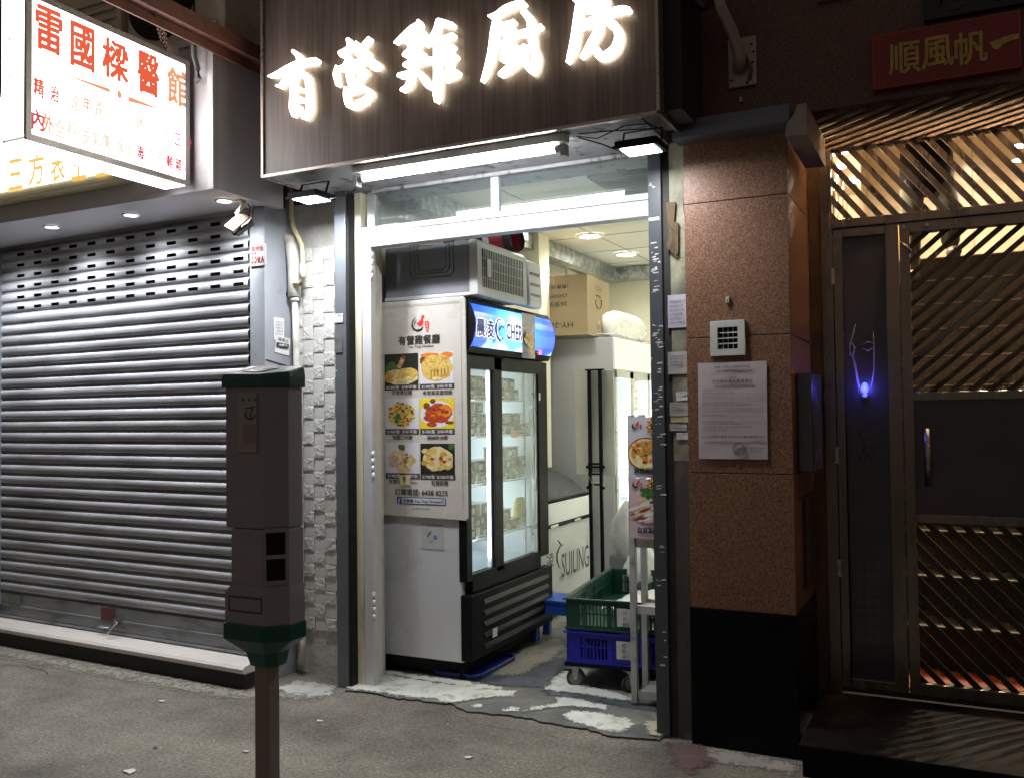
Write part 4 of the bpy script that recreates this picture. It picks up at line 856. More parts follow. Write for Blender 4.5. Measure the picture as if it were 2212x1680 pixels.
b = MB(); b.box(XF+.036,XF+.038,4.14,4.19,.19,.235); b.build('sticker', paper, fr); b = MB(); p = at(1164,858,X=XF+.001); b.prism(ragged([Vector((0,0,0)),Vector((.02,.005,0)),Vector((.02,.05,0)),Vector((.0,.045,0))],30,.003,2) and [(XF+.001,p.y+q_.x,p.z-.02+q_.y) for q_ in ragged([Vector((0,0,0)),Vector((.02,.005,0)),Vector((.02,.05,0)),Vector((.0,.045,0))],30,.003,2)], (.0008,0,0)); b.build('sticker', paper, fr)
# flyer on the header
t = thing('food_flyer', 'small menu flyer with a food bowl taped across the blue fridge header', 'flyer', at(1143,725,X=XH))
q = MB(); A1 = at(1127,676,X=XH+.003); A2 = at(1156,682,X=XH+.003); A3 = at(1156,775,X=XH-.015); A4 = at(1128,773,X=XH-.015); q.quad(A4,A3,A2,A1); q.build('sheet', M('glossy flyer', (.42,.40,.48), .25, 0, .15, 12), t)
def blob(q, c, u, v, n, rx, ry, m, k=10, jit=.18, off=0):
    q.add([c+u*(rx*math.cos(a*2*math.pi/k)*(1+random.uniform(-jit,jit)))+v*(ry*math.sin(a*2*math.pi/k)*(1+random.uniform(-jit,jit)))+n*off for a in range(k)], [tuple(range(k))], m)
FM = [M('print plate white', (.70,.69,.74), .3, 0, .03), M('print yellow', (.68,.46,.12), .3, 0, .25, 60), M('print gold', (.55,.30,.06), .3, 0, .3, 60), M('print green', (.05,.16,.03), .3, 0, .4, 60), M('print red', (.45,.06,.02), .3, 0, .3, 50),
      M('print dark', (.02,.022,.02), .3), M('print cream', (.75,.62,.32), .3, 0, .2, 40), M('print orange', (.75,.22,.03), .3, 0, .1), M('print brown', (.2,.07,.02), .3, 0, .3, 60), M('print pink', (.62,.38,.33), .3, 0, .15, 60), M('print bright yellow', (.8,.6,.03), .3, 0, .05)]
Yv = Vector((0,1,0)); Zv = Vector((0,0,1)); Xv = Vector((1,0,0))
q = MB(); c = at(1143,738,X=XH+.004)
for i in range(26): blob(q, c+Yv*random.uniform(-.05,.05)+Zv*random.uniform(-.055,.06), Yv, Zv, Xv, .018, .012, random.choice([1,2,6,9]), off=.0002*i)
text(q, '糖花雞雞腳', at(1129,772,X=XH-.006), Yv, Zv, .12, .03, 5); q.build('print', FM, t)
# ------------------------------------------------------------------ poster on the fridge side
YP = 3.934
po = thing('menu_poster', 'large pale menu board with six chicken dishes hanging on the fridge side', 'poster', (-2.46,YP,.81))
pm = M('glossy board', (.60,.57,.52), .28, 0, .03, 3, .05, 6)
b = MB(); TL = at(818,655,Y=YP); TR = at(1001,643,Y=YP); BR = at(1005,1122,Y=YP); BL = at(818,1112,Y=YP)
b.prism([(-2.722,YP,.818),(-2.20,YP,.808),(-2.188,YP,.82),(-2.188,YP,1.905),(-2.2,YP,1.917),(-2.722,YP,1.917)], (0,.009,0)); b.build('board', pm, po, bevel=.0015)
YQ = YP-.0012
b = MB()
for (x0,x1_,z0_,z1_) in ((-2.70,-2.212,1.885,1.887),(-2.71,-2.222,1.893,1.8945),(-2.70,-2.698,.87,1.885),(-2.213,-2.211,.87,1.885)): b.box(x0,x1_,YQ-.0003,YQ,z0_,z1_)
b.build('border_line', M('tan ink', (.3,.26,.2), .5), po)
def E6(x, y): return (699.1+.2829*x, 475.4+.2829*y)
def G1(x, y): return (1350*.5593+.3995*x, 1600*.5594+.3995*y)
def T(mb, s_, r, f, m=0, bold=.0, Y=YQ-.0006, **k):
    p0 = f(r[0], r[1]); p1 = f(r[2], r[3]); tpx(mb, s_, p0[0], p0[1], p1[0], p1[1], m, bold, Y=Y, **k)
b = MB()
T(b, '有營雞餐廳', (570,880,887,950), E6, 0, .025); T(b, 'Yau Ying Chicken', (643,955,840,982), E6, 0, .004)
for s_, r in (('有營貴妃雞',(520,1300,675,1335)),('有營客家鹽焗雞',(757,1298,982,1332)),('有營口水雞',(524,1640,678,1674)),('頭抽豉油雞',(790,1642,948,1674))): T(b, s_, r, E6, 0, .012)
for s_, r in (('有營手撕雞',(213,348,325,374)),('有營醉雞',(442,356,534,384)),('訂購電話: 6438 8235',(246,402,530,438))): T(b, s_, r, G1, 0, .012)
T(b, '(鹽焗味)', (330,362,366,374), G1); T(b, '圖片只供參考 以店內實物為準', (337,503,435,513), G1)
b.build('lettering', M('dark brown ink', (.04,.03,.025), .4), po)
b = MB(); 
def rectp(mb, f, r, m, Y): 
    a = at(*f((r[0]),(r[1]+r[3])/2), Y=Y); c = at(*f((r[2]),(r[1]+r[3])/2), Y=Y); t_ = at(*f((r[0]+r[2])/2,r[1]), Y=Y); bo = at(*f((r[0]+r[2])/2,r[3]), Y=Y)
    mb.quad((a.x,Y,bo.z),(c.x,Y,bo.z),(c.x,Y,t_.z),(a.x,Y,t_.z), m); return a.x, c.x, bo.z, t_.z
rectp(b, G1, (256,447,521,487), 0, YQ-.0003); rectp(b, G1, (283,452,516,482), 1, YQ-.0006); T(b, 'f', (262,452,274,480), G1, 1, .03, Y=YQ-.0009); T(b, '有營雞 Yau Ying Chicken', (288,457,494,480), G1, 2, .01, Y=YQ-.0009)
ctr = at(*G1(502,468), Y=YQ-.0009); b.tube([ctr+Vector((.007*math.cos(a*.7),0,.007*math.sin(a*.7))) for a in range(10)], .0012, 4, m=2); b.tube([ctr+Vector((.005,0,-.005)), ctr+Vector((.011,0,-.012))], .0013, 4, m=2)
b.build('web_banner', [M('deep blue ink', (.02,.05,.3), .4), M('pale print', (.62,.62,.66), .4), ink], po)
# rooster emblem
b = MB(); c = at(*E6(720,790), Y=YQ); k_ = .2829*.00158*1.0
def ep(x, y): p = at(*E6(x, y), Y=YQ-.0004); return p
b.tube([ep(700,745), ep(680,775), ep(676,805), ep(688,832), ep(715,845), ep(745,836), ep(760,815)], [.0015,.004,.005,.006,.006,.005,.0015], 6, m=0)
b.tube([ep(712,760), ep(695,785), ep(695,805)], [.001,.003,.001], 5, m=1)
b.prism([ep(*p) for p in [(758,722),(768,738),(766,750),(760,756),(762,785),(752,808),(735,815),(715,800),(705,778),(718,788),(730,775),(742,765),(748,735)]][::-1], (0,-.0005,0), m=2)
b.prism([ep(*p) for p in [(772,775),(790,770),(804,778),(803,820),(795,858),(786,858),(778,830)]][::-1], (0,-.0005,0), m=2)
T(b, '有', (780,780,797,798), E6, 3, Y=YQ-.0013); T(b, '營', (780,802,797,820), E6, 3, Y=YQ-.0013); T(b, '雞', (781,824,796,842), E6, 3, Y=YQ-.0013)
b.build('rooster_emblem', [ink, M('emblem green', (.03,.12,.06), .4), M('emblem red', (.62,.03,.03), .4), M('pale print', (.6,.6,.6))], po)
# six photographs
random.seed(21)
pics = [(E6,(466,1022,722,1258),(466,1255,724,1297),'$188/隻  $98/半隻',0),(E6,(732,1010,990,1250),(734,1248,998,1288),'$188/隻  $98/半隻',1),
        (E6,(472,1360,726,1595),(472,1592,728,1634),'$188/隻  $98/半隻',2),(E6,(736,1358,998,1592),(738,1590,1001,1634),'$188/隻  $98/半隻',3),
        (G1,(196,152,377,318),(196,316,380,346),'$198/隻  $98/半隻',4),(G1,(384,156,569,324),(384,322,573,352),'$198/隻  $108/半隻',5)]
for f, r, rb, tx, kd in pics:
    q = MB(); Y0 = YQ-.0002
    bgm = [5,0,0,10,0,5][kd]
    x0,x1_,z0_,z1_ = rectp(q, f, r, bgm, Y0); W = x1_-x0; H = z1_-z0_
    L_ = [0]
    def B(a, b_, rx, ry, m, k=10, jit=.15):
        L_[0] += 1; cx = min(max(x0+W*a, x0+W*rx), x1_-W*rx) if rx < .5 else x0+W/2; cz = min(max(z0_+H*b_, z0_+H*ry), z1_-H*ry) if ry < .5 else z0_+H/2
        q.add([(min(x1_,max(x0,cx+W*rx*math.cos(t*2*math.pi/k)*(1+random.uniform(-jit,jit)))), Y0-.00003*L_[0], min(z1_,max(z0_,cz+H*ry*math.sin(t*2*math.pi/k)*(1+random.uniform(-jit,jit))))) for t in range(k)], [tuple(range(k))], m)
    if kd == 0:
        B(.2,.45,.2,.3,3); B(.55,.25,.5,.25,6,16,.05); B(.7,.35,.3,.2,1,14,.08); B(.15,.25,.14,.2,2); B(.25,.42,.12,.08,9)
        for i in range(7): B(.42+.05*i*.5,.55+.055*i,.07,.07,random.choice([9,8,2]))
        for i in range(6): B(.3+.11*i,.2+.03*(i%3),.08,.05,random.choice([6,1]))
    elif kd == 1:
        B(.3,.93,.3,.08,7); B(.8,.9,.2,.1,7); B(.12,.75,.12,.13,8); B(.5,.5,.48,.44,1,16,.08)
        for i in range(15): a = .2+.6*random.random(); B(a,.15+.65*random.random(),.13,.05,random.choice([6,1,1,2]))
        for i in range(6): B(.35+.1*i,.3+.02*i,.012,.14,8)
    elif kd == 2:
        B(.5,.5,.48,.46,0,24,.01); B(.48,.48,.42,.4,1,14,.12)
        for i in range(70): an = random.random()*6.3; rr = .4*random.random()**.5; B(.48+rr*math.cos(an),.5+rr*math.sin(an),.035,.03,random.choice([4,4,3,8,6,1,5,2]))
        for i in range(6): B(.42+random.uniform(-.1,.1),.35+random.uniform(-.1,.12),.08,.06,3)
    elif kd == 3:
        B(.5,.48,.49,.44,0,24,.01); B(.55,.5,.38,.32,4,14,.1); B(.75,.6,.2,.2,7,12,.1); B(.2,.75,.1,.12,8); B(.38,.9,.08,.08,8); B(.25,.35,.14,.12,4); B(.35,.15,.15,.1,4); B(.85,.2,.13,.05,8)
        for i in range(14): B(.3+.5*random.random(),.35+.35*random.random(),.07,.04,random.choice([4,7,8]))
    elif kd == 4:
        B(.5,.42,.48,.38,0,24,.01); B(.5,.4,.35,.3,6,14,.15)
        for i in range(46): an = random.random()*6.3; rr = .33*random.random()**.5; B(.5+rr*math.cos(an),.42+rr*math.sin(an),random.choice([.14,.03]),random.choice([.022,.1]),random.choice([6,1,9,2,8,6]),8)
        for i in range(7): B(.48+random.uniform(-.08,.08),.84+random.uniform(-.08,.08),.06,.06,3)
    else:
        B(.5,.5,.45,.38,6,14,.1); B(.9,.9,.1,.1,3)
        for i in range(34): B(.12+.76*random.random(),.15+.65*random.random(),.1,.08,random.choice([6,6,1,2]),8,.3)
        for p in ((.35,.5),(.6,.52),(.7,.42)): B(*p,.06,.05,4)
    q.build('dish_photo', FM, po)
    q = MB(); rectp(q, f, rb, 0, YQ-.003 if kd > 9 else YQ-.0004); a_ = (rb[0]+(rb[2]-rb[0])*.06, rb[1]+(rb[3]-rb[1])*.18, rb[2]-(rb[2]-rb[0])*.06, rb[3]-(rb[3]-rb[1])*.15)
    T(q, tx, a_, f, 1, .015, Y=YQ-.0008); q.build('price_strip', [M('price strip brown', (.07,.05,.04), .4), M('pale print', (.6,.6,.6))], po)
b = MB(); a = at(*G1(270,322), Y=YQ-.004); c = at(*G1(330,384), Y=YQ-.004); b.quad((a.x,YQ-.004,c.z),(c.x,YQ-.006,c.z+.004),(c.x,YQ-.004,a.z),(a.x,YQ-.004,a.z-.004)); text(b, '售', (a.x+.02,YQ-.0065,c.z+.02), Xv, Zv, .02, .028, 1)
b.build('sticky_note', [M('yellow note', (.62,.56,.3), .6, 0, .05), ink], label='small yellow sticky note handwritten on the menu board', category='note')
# small service notice below
t = thing('payment_notice', 'small white payment notice stuck below the menu board on the fridge', 'notice', at(935,1160,Y=3.948))
b = MB(); YN = 3.9495; rectp(b, G1, (390,585,510,728), 0, YN); b.build('sheet', M('grey white sheet', (.45,.46,.45), .4, 0, .08, 12), t)
b = MB(); T(b, '本店顧客使用消費券', (412,594,500,606), G1, 0, Y=YN-.0008); rectp(b, G1, (454,652,473,674), 1, YN-.0006); T(b, '文', (458,656,469,668), G1, 2, Y=YN-.0012); T(b, '支付', (430,680,450,692), G1, 0, Y=YN-.0008)
b.tube([at(*G1(x,y),Y=YN-.0008) for x, y in [(418,652),(428,640),(436,632),(442,630),(438,640),(428,655),(420,656)]], .0012, 5, m=0); b.build('print', [ink, M('pay blue', (.03,.2,.55), .4), M('pale print', (.6,.6,.6))], t)

# ------------------------------------------------------------------ AC on top of the fridge
ac = thing('window_air_conditioner', 'grey window air conditioner resting on top of the display fridge', 'air conditioner', (-2.45,4.4,1.93))
acm = M('pale grey abs', (.60,.60,.60), .4, 0, .06, 3)
b = MB(); b.box(-2.72,-2.2,4.02,4.66,1.95,2.215); b.build('rear_casing', M('mid grey casing', (.25,.255,.28), .4, 0, .06), ac, bevel=.008)
b = MB()
for k, (dx, dz) in enumerate(((.13,.085),(.105,.065),(.085,.05))):
    cxx, czz = -2.43, 2.125; pts = [(cxx-dx,4.018,czz+.1),(cxx-dx,4.018,czz-dz+.02),(cxx-dx+.02,4.018,czz-dz),(cxx+dx-.02,4.018,czz-dz),(cxx+dx,4.018,czz-dz+.02),(cxx+dx,4.018,czz+.1)]; b.tube(pts, .0025, 5)
b.build('embossed_panel', M('dark groove', (.12,.12,.135), .5), ac)
b = MB(); b.prism([(-2.2,4.0,1.932),(-2.152,4.0,1.932),(-2.15,4.0,1.95),(-2.153,4.0,2.195),(-2.17,4.0,2.215),(-2.2,4.0,2.215)], (0,.58,0)); b.box(-2.72,-2.2,4.012,4.5,1.932,1.95); b.build('front_bezel', acm, ac, bevel=.004)
b = MB(); b.prism([(-2.2,4.582,1.93),(-2.14,4.582,1.93),(-2.135,4.582,1.96),(-2.145,4.582,2.185),(-2.2,4.582,2.195)], (0,.17,0)); b.build('vent_section', acm, ac, bevel=.01)
b = MB()
for k in range(3): b.box(-2.142,-2.135,4.60,4.72,1.99+k*.06,2.004+k*.06)
b.build('vent_slot', M('slot grey', (.2,.2,.21), .5), ac)
b = MB(); b.box(-2.158,-2.149,4.05,4.53,1.975,2.17); b.build('grille_recess', dark_void, ac)
b = MB()
for k in range(25): y = 4.055+k*.0195; b.box(-2.1488,-2.147,y,y+.006,1.975,2.17)
for z in (2.02,2.07,2.12): b.box(-2.151,-2.1486,4.05,4.53,z,z+.003)
b.box(-2.146,-2.138,4.08,4.125,2.03,2.12)
b.build('grille', M('white grille', (.6,.6,.6), .4), ac)
# striped bag on top
t = thing('striped_bag', 'red black and white striped bag lying on top of the air conditioner', 'bag', (-2.45,4.5,2.215))
b = MB(); o = 0
for i in range(13):
    u = i/12
    for k in range(14):
        a = k*2*math.pi/14; r = .10*(1-.35*abs(2*u-1)**3)+.012*noise.noise(Vector((i,k,3))); b.v.append(Vector((-2.62+u*.42, 4.46+1.6*r*math.cos(a)+.1, 2.217+max(0,.085+r*math.sin(a))*1.1)))
for i in range(12):
    for k in range(14): b.f.append([i*14+k,i*14+(k+1)%14,(i+1)*14+(k+1)%14,(i+1)*14+k]); b.m.append([0,0,1,2,2,0,0,1,2,0,0,1,0][i]); b.sm.append(True)
b.build('bag_body', [M('red nylon', (.4,.03,.04), .5, 0, .1, 20, .2, 30), M('black nylon', (.02,.02,.02), .5), M('white nylon', (.5,.5,.5), .5)], t)
b = MB(); b.tube([(-2.5,4.40,2.34),(-2.45,4.37,2.39),(-2.4,4.40,2.34)], .006, 6); b.build('handle', ink, t)

# ------------------------------------------------------------------ chest freezer
cf = thing('chest_freezer', 'white chest freezer with curved glass lid behind the display fridge', 'freezer', (-2.55,5.6,0))
XZ = -2.36
b = MB(); b.box(-2.79,XZ,4.99,6.02,.06,.60); b.build('cabinet', M('grubby white enamel', (.5,.52,.52), .35, 0, .1, 4, .04, 20, col2=(.33,.34,.33), amt=.66, ms=3), cf, bevel=.01)
b = MB(); b.box(-2.795,XZ+.006,4.985,6.025,.62,.755); b.build('rim', white_paint, cf, bevel=.008)
b = MB(); b.box(XZ-.02,XZ+.012,4.985,6.025,.598,.622); b.build('bumper_strip', black_plastic, cf, bevel=.004)
for y in (5.3,5.7): b = MB(); b.box(XZ+.01,XZ+.016,y,y+.12,.602,.618); b.build('strip_clip', chrome, cf)
b = MB(); pts = [(-2.79,.755),(-2.79,.92),(-2.72,.94),(-2.6,.92),(-2.48,.86),(-2.40,.79),(XZ,.757)]
b.prism([(x,5.0,z) for x, z in pts], (0,1.01,0), smooth=False); b.build('curved_lid', M('smoky lid', (.07,.075,.08), .16, 0, .1, 3), cf, bevel=.004)
b = MB(); b.tube([(XZ-.005,5.01,.765),(XZ-.005,6.0,.765)], .012, 8); b.tube([(-2.75,5.05,.945),(-2.65,5.05,.95),(-2.5,5.05,.875)], .012, 8); b.build('lid_trim', black_plastic, cf)
b = MB(); XS = XZ+.0015
tpx(b, 'SUILING', 1213, 1185, 1272, 1235, 0, .006, X=XS); tpx(b, '凌', 1180, 1193, 1197, 1224, 0, .01, X=XS); tpx(b, '中国 · 广州', 1208, 1237, 1234, 1252, 1, 0, X=XS)
b.tube([at(x,y,X=XS) for x, y in [(1218,1175),(1209,1180),(1203,1195),(1203,1210),(1207,1222),(1211,1226)]], [.002,.005,.008,.008,.005,.002], 5); b.tube([at(x,y,X=XS) for x, y in [(1205,1166),(1210,1173),(1213,1176)]], [.002,.006,.002], 5)
b.build('lettering', [M('charcoal print', (.06,.06,.065), .5), M('faded grey print', (.3,.31,.31), .5)], cf)
for y in (5.1,5.9):
    for x in (XZ-.06,-2.7): b = MB(); b.lathe((x,y,0), [(.02,0),(.02,.06)], 10); b.build('foot', black_plastic, cf)

# ------------------------------------------------------------------ upright display freezer behind
uf = thing('upright_freezer', 'tall grey sided upright freezer with lit glass doors at the back', 'freezer', (-2.5,6.9,0))
b = MB(); b.box(-2.79,-2.215,6.14,6.17,.12,1.87); b.build('side_panel', M('grey enamel side', (.34,.35,.37), .35, 0, .06, 2, .1, 4), uf, bevel=.004)
b = MB(); b.box(-2.79,-2.76,6.17,7.5,.12,1.87); b.box(-2.76,-2.22,6.17,7.5,1.60,1.63); b.box(-2.76,-2.22,6.17,7.5,.3,.34); b.box(-2.79,-2.215,7.5,7.53,.12,1.87); b.build('liner', M('white liner', (.50,.55,.585), .35, 0, .04), uf)
b = MB(); b.box(-2.3,-2.20,6.15,7.52,1.64,1.87); b.build('header_panel', white_paint, uf, bevel=.005)
stl = M('stainless trim', (.45,.46,.46), .3, .8, .1)
b = MB()
for (y0,y1) in ((6.15,6.19),(6.48,6.56),(6.9,6.96),(7.4,7.5)): b.box(-2.235,-2.2,y0,y1,.35,1.635)
b.box(-2.235,-2.2,6.15,7.5,1.58,1.64); b.box(-2.235,-2.2,6.15,7.5,.30,.37); b.box(-2.235,-2.195,6.56,7.5,1.16,1.2); b.build('door_frame', stl, uf, bevel=.003)
b = MB(); b.box(-2.22,-2.215,6.19,6.48,.37,1.58); b.build('glass_door', dg_, uf); b = MB(); b.box(-2.22,-2.215,6.56,6.9,.37,1.58); b.build('glass_door', dg_, uf)
b = MB(); b.tube([(-2.3,6.33,.4),(-2.3,6.33,1.56)], .02, 8); b.tube([(-2.7,6.75,.4),(-2.7,6.75,1.56)], .02, 8); b.tube([(-2.3,6.8,.4),(-2.3,6.8,1.56)], .014, 8); b.build('light_tube', M('lit freezer tube', (.97,1,1), es=120), uf)
b = MB()
for z in (.6,.85,1.1,1.35): b.box(-2.74,-2.3,6.18,7.45,z,z+.008)
b.build('wire_shelf', rackm, uf)
b = MB(); b.box(-2.3,-2.205,6.15,7.5,.10,.30); b.build('base_panel', M('grey base louvre', (.4,.4,.38), .45, .2), uf, bevel=.004)
b = MB()
for k in range(4): b.box(-2.203,-2.196,6.2,7.45,.13+k*.04,.142+k*.04)
b.build('louvre', ink, uf)
b = MB()
for z in (1.36,1.49): b.box(-2.213,-2.211,6.6,6.68,z,z+.09,0); b.box(-2.2105,-2.2095,6.6,6.68,z+.078,z+.09,1); b.box(-2.2105,-2.2095,6.6,6.68,z,z+.012,1)
b.build('price_card', [paper, M('amber band', (.7,.42,.08), .5)], uf)
b = MB(); b.tube([(-2.75,6.2,1.9),(-2.2,6.2,1.9)], .006, 6); b.tube([(-2.19,6.15,1.885),(-2.19,7.5,1.885)], .006, 6); b.build('top_rail', stl, uf)
# cardboard box on top
cbm = M('brown corrugated card', (.28,.215,.12), .7, 0, .06, 3, .06, 60)
cbl = (-2.341, 5.985)
cb = thing('cardboard_box', 'brown cardboard box standing upside down on the grey upright freezer', 'box', (cbl[0],cbl[1],1.885), math.radians(4))
def loc_at(px, py, Y=None, X=None, root=cb):
    pass
b = MB(); hB = .425
b.box(-.45,0,0,.004,0,hB); b.box(-.004,0,.004,.56,0,hB); b.box(-.45,-.004,.556,.56,0,hB); b.box(-.45,-.446,.004,.556,0,hB); b.box(-.446,-.004,.004,.556,0,.004)
b.build('carton', cbm, cb)
b = MB(); b.prism([(-.44,.0,hB),(0,.0,hB),(0,.22,hB+.035),(-.44,.22,hB+.035)], (0,0,.004)); b.prism([(-.004,.0,hB+.002),(-.004,.56,hB+.002),(-.17,.4,hB+.06),(-.17,.12,hB+.07)], (0,0,.004)); b.build('flap', cbm, cb)
b = MB(); 
text(b, '(尊營快餐店)', (-.36,-.0015,.335), Xv, Zv, .22, .034, 0, .01, True); text(b, '(500PCS)', (-.36,-.0015,.27), Xv, Zv, .21, .032, 0, .01, True); text(b, '26安婦碗', (-.36,-.0015,.205), Xv, Zv, .21, .036, 0, .01, True); text(b, 'HY-26', (-.28,-.0015,.055), Xv, Zv, .17, .037, 0, .02, True)
text(b, 'HY-26', (.0015,.22,.055), Yv, Zv, .2, .03, 0, 0, True); text(b, 'PCS', (.0015,.2,.34), Yv, Zv, .14, .028, 0, 0, True)
for k in range(3):
    a = k*2*math.pi/3+math.pi/2; c = Vector((.0015,.27,.255)); rr = .05
    p = [c+Vector((0,1.5*rr*math.cos(a+s_),rr*math.sin(a+s_))) for s_ in (-.75,-.3,.25,.75)]
    b.tube(p, .0035, 4); b.tube([p[-1]+Vector((0,.012,.012)), p[-1], p[-1]+Vector((0,-.014,.01))], .0035, 4)
b.build('print', M('dark box print', (.045,.03,.02), .6), cb)
b = MB(); b.box(.0002,.001,.25,.30,-.0,.12); b.build('packing_tape', M('tan tape', (.33,.25,.14), .25), cb)
# bubble wrap bundle
t = MB(); 
for i in range(9):
    u = i/8
    for k in range(16): a = k*2*math.pi/16; r = .13*(1-.5*abs(2*u-1)**4)+.012*noise.noise(Vector((i*1.3,k*.9,7))); t.v.append(Vector((-2.36+.10*math.cos(a)*r/.13, 6.35+u*.9, 1.885+max(0,.10+r*math.sin(a)))))
for i in range(8):
    for k in range(16): t.f.append([i*16+k,i*16+(k+1)%16,(i+1)*16+(k+1)%16,(i+1)*16+k]); t.m.append(0); t.sm.append(True)
t.f.append(list(range(16))[::-1]); t.m.append(0); t.sm.append(True)
t.build('wrapped_bundle', M('bubble wrap', (.6,.6,.55), .25, 0, .08, 30, .4, 60), label='translucent bubble wrapped bundle on top of the upright freezer', category='bundle')

# ------------------------------------------------------------------ black sign stand with cream board
ss = thing('sign_stand', 'thin black two post stand with a blank cream board in front of the freezers', 'stand', (-2.1,5.4,0))
b = MB(); b.box(-2.213,-1.95,5.42,5.432,.94,1.60); b.build('board', M('cream board', (.56,.55,.46), .5, 0, .03), ss, bevel=.002)
for x in (-2.108,-2.035):
    q = MB(); q.box(x-.010,x+.010,5.39,5.41,.0,1.60); q.build('post', black_plastic, ss, bevel=.002)
b = MB(); b.box(-2.13,-2.01,5.385,5.415,1.598,1.608)
for z in (.88,.945,1.01,.99): b.box(-2.118,-2.025,5.383,5.39,z-.006,z+.006)
for x in (-2.12,-2.02):
    for z in (.99,.86): b.tube([(x,5.38,z),(x,5.40,z)], .011, 8)
b.build('crossbar', black_plastic, ss)
b = MB(); b.box(-2.2,-1.95,5.28,5.52,0,.02); b.build('base', black_plastic, ss, bevel=.004)
b = MB(); b.tube([(-2.11,5.382,.93),(-2.07,5.37,.85),(-2.05,5.375,.75),(-2.07,5.37,.66),(-2.055,5.375,.6)], .002, 5); b.tube([(-2.09,5.382,.93),(-2.06,5.37,.8),(-2.075,5.37,.7)], .002, 5); b.build('string', M('tan string', (.3,.26,.2), .7), ss)
# plastic bags and bin
def crumple(name, c, rx, ry, h, m, lab, sd, cat='bag', grp=None):
    q = MB(); n1, n2 = 12, 20
    for i in range(n1+1):
        v_ = i/n1
        for k in range(n2):
            a = k*2*math.pi/n2; r = (math.sin(math.pi*min(1,v_*.9+.08))**.55)*(1-.45*v_); r *= 1+.35*noise.noise(Vector((math.cos(a)*2.2+sd, math.sin(a)*2.2, v_*3.5)))+.13*noise.noise(Vector((math.cos(a)*7+sd, math.sin(a)*7, v_*9)))
            q.v.append(Vector(c)+Vector((rx*r*math.cos(a), ry*r*math.sin(a), h*v_)))
    for i in range(n1):
        for k in range(n2): q.f.append([i*n2+k,i*n2+(k+1)%n2,(i+1)*n2+(k+1)%n2,(i+1)*n2+k]); q.m.append(0); q.sm.append(True)
    tg = dict(label=lab, category=cat)
    if grp: tg['group'] = grp
    return q.build(name, m, **tg)
plast = M('white thin plastic', (.6,.6,.58), .35, 0, .06, 20, .3, 40)
t = thing('waste_bin', 'grey bin carrying a white plastic bag behind the black stand', 'bin', (-1.95,5.35,0))
b = MB(); b.box(-2.03,-1.84,5.5,5.68,0.0,.42); b.build('bin_body', M('grey bin', (.2,.2,.19), .5), t, bevel=.01)
b = MB(); b.box(-2.032,-1.99,5.497,5.5,.25,.3); b.build('blue_band', M('blue label', (.02,.04,.3), .5), t)
crumple('plastic_bag', (-1.935,5.59,.40), .13, .11, .36, plast, 'white plastic bag draped over the grey bin by the freezer doors', 2)
crumple('plastic_bag', (-1.66,5.05,.30), .12, .12, .3, plast, 'clear white plastic bag rising behind the green crate', 5)
b = MB(); b.box(-1.62,-1.35,4.98,5.2,.0,.30); b.build('carton', M('old carton', (.3,.24,.16), .7), label='low brown carton under the clear plastic bag behind the crates', category='box')

# ------------------------------------------------------------------ crates on dolly
def crate(name, lab, mat, z, paper_px, sx=.64, sy=.87, h=.15, grp='stacked plastic crates'):
    t = thing(name, lab, 'crate', (-1.735,4.095,z), math.radians(5.5), group=grp)
    q = MB(); th = .006
    q.box(0.01,sx-.01,.01,sy-.01,0,.008)
    # slatted walls: rims, ribs and bars with real gaps
    def wall(ax, off, L):
        def bx(a, b_, z0_, z1_, d=th):
            if ax == 0: q.box(a, b_, off, off+d, z0_, z1_)
            else: q.box(off, off+d, a, b_, z0_, z1_)
        bx(0, L, 0, .022); bx(0, L, h-.03, h-.004); bx(0, L, .075, .082, th+.002)
        bx(0, .045, .022, h-.03); bx(L-.045, L, .022, h-.03)
        nbar = int((L-.09)/.0175)
        for k in range(nbar):
            a = .045+k*.0175
            if k % 9 in (0,) or (L*.36 < a < L*.5): bx(a, a+.0175, .022, h-.03)
            else: bx(a, a+.0065, .022, h-.03)
        for a in (.09, L*.36, L*.64, L-.1): 
            if ax == 0: q.box(a, a+.005, off-.004 if off < .1 else off+th, off if off < .1 else off+th+.004, .0, h-.004)
            else: q.box(off-.004 if off < .1 else off+th, off if off < .1 else off+th+.004, a, a+.005, .0, h-.004)
    wall(0, 0, sx); wall(0, sy-th, sx); wall(1, 0, sy); wall(1, sx-th, sy)
    q.build('basket', mat, t)
    q = MB(); e = .014
    q.box(-e,sx+e,-e,.0,h-.008,h); q.box(-e,sx+e,sy,sy+e,h-.008,h); q.box(-e,0,0,sy,h-.008,h); q.box(sx,sx+e,0,sy,h-.008,h)
    q.box(-.006,sx+.006,-.008,.0,-.0,.01); q.box(-.008,0,0,sy,0,.01); q.build('rim', mat, t, bevel=.002)
    q = MB(); x0, x1_, z0_, z1_ = paper_px; q.box(x0,x1_,-.011,-.0095,z0_,z1_); tg = q.build('paper_label', M('crate paper', (.45,.44,.46), .6), t)
    q = MB()
    for k in range(3): text(q, ['十年','冰','鮮'][k] if z > .2 else ['細','蝦','米'][k], ((x0+x1_)/2-.012,-.0118,z1_-.03-k*.027), Xv, Zv, .022, .02, 0)
    text(q, '×2', ((x0+x1_)/2+.0,-.0118,z0_+.008), Xv, Zv, .024, .014, 0); q.build('scribble', M('faint print', (.12,.11,.13), .6), tg.parent)
    return t
gm = M('dark green plastic', (.005,.045,.026), .35, 0, .1, 6); bm_ = M('deep blue plastic', (.008,.010,.32), .35, 0, .1, 6)
crate('plastic_crate', 'dark green slatted plastic crate on top of the blue crate', gm, .287, (.255,.33,.03,.115))
crate('plastic_crate', 'deep blue slatted plastic crate on the wheeled dolly', bm_, .128, (.25,.325,.035,.12))
b = MB(); 
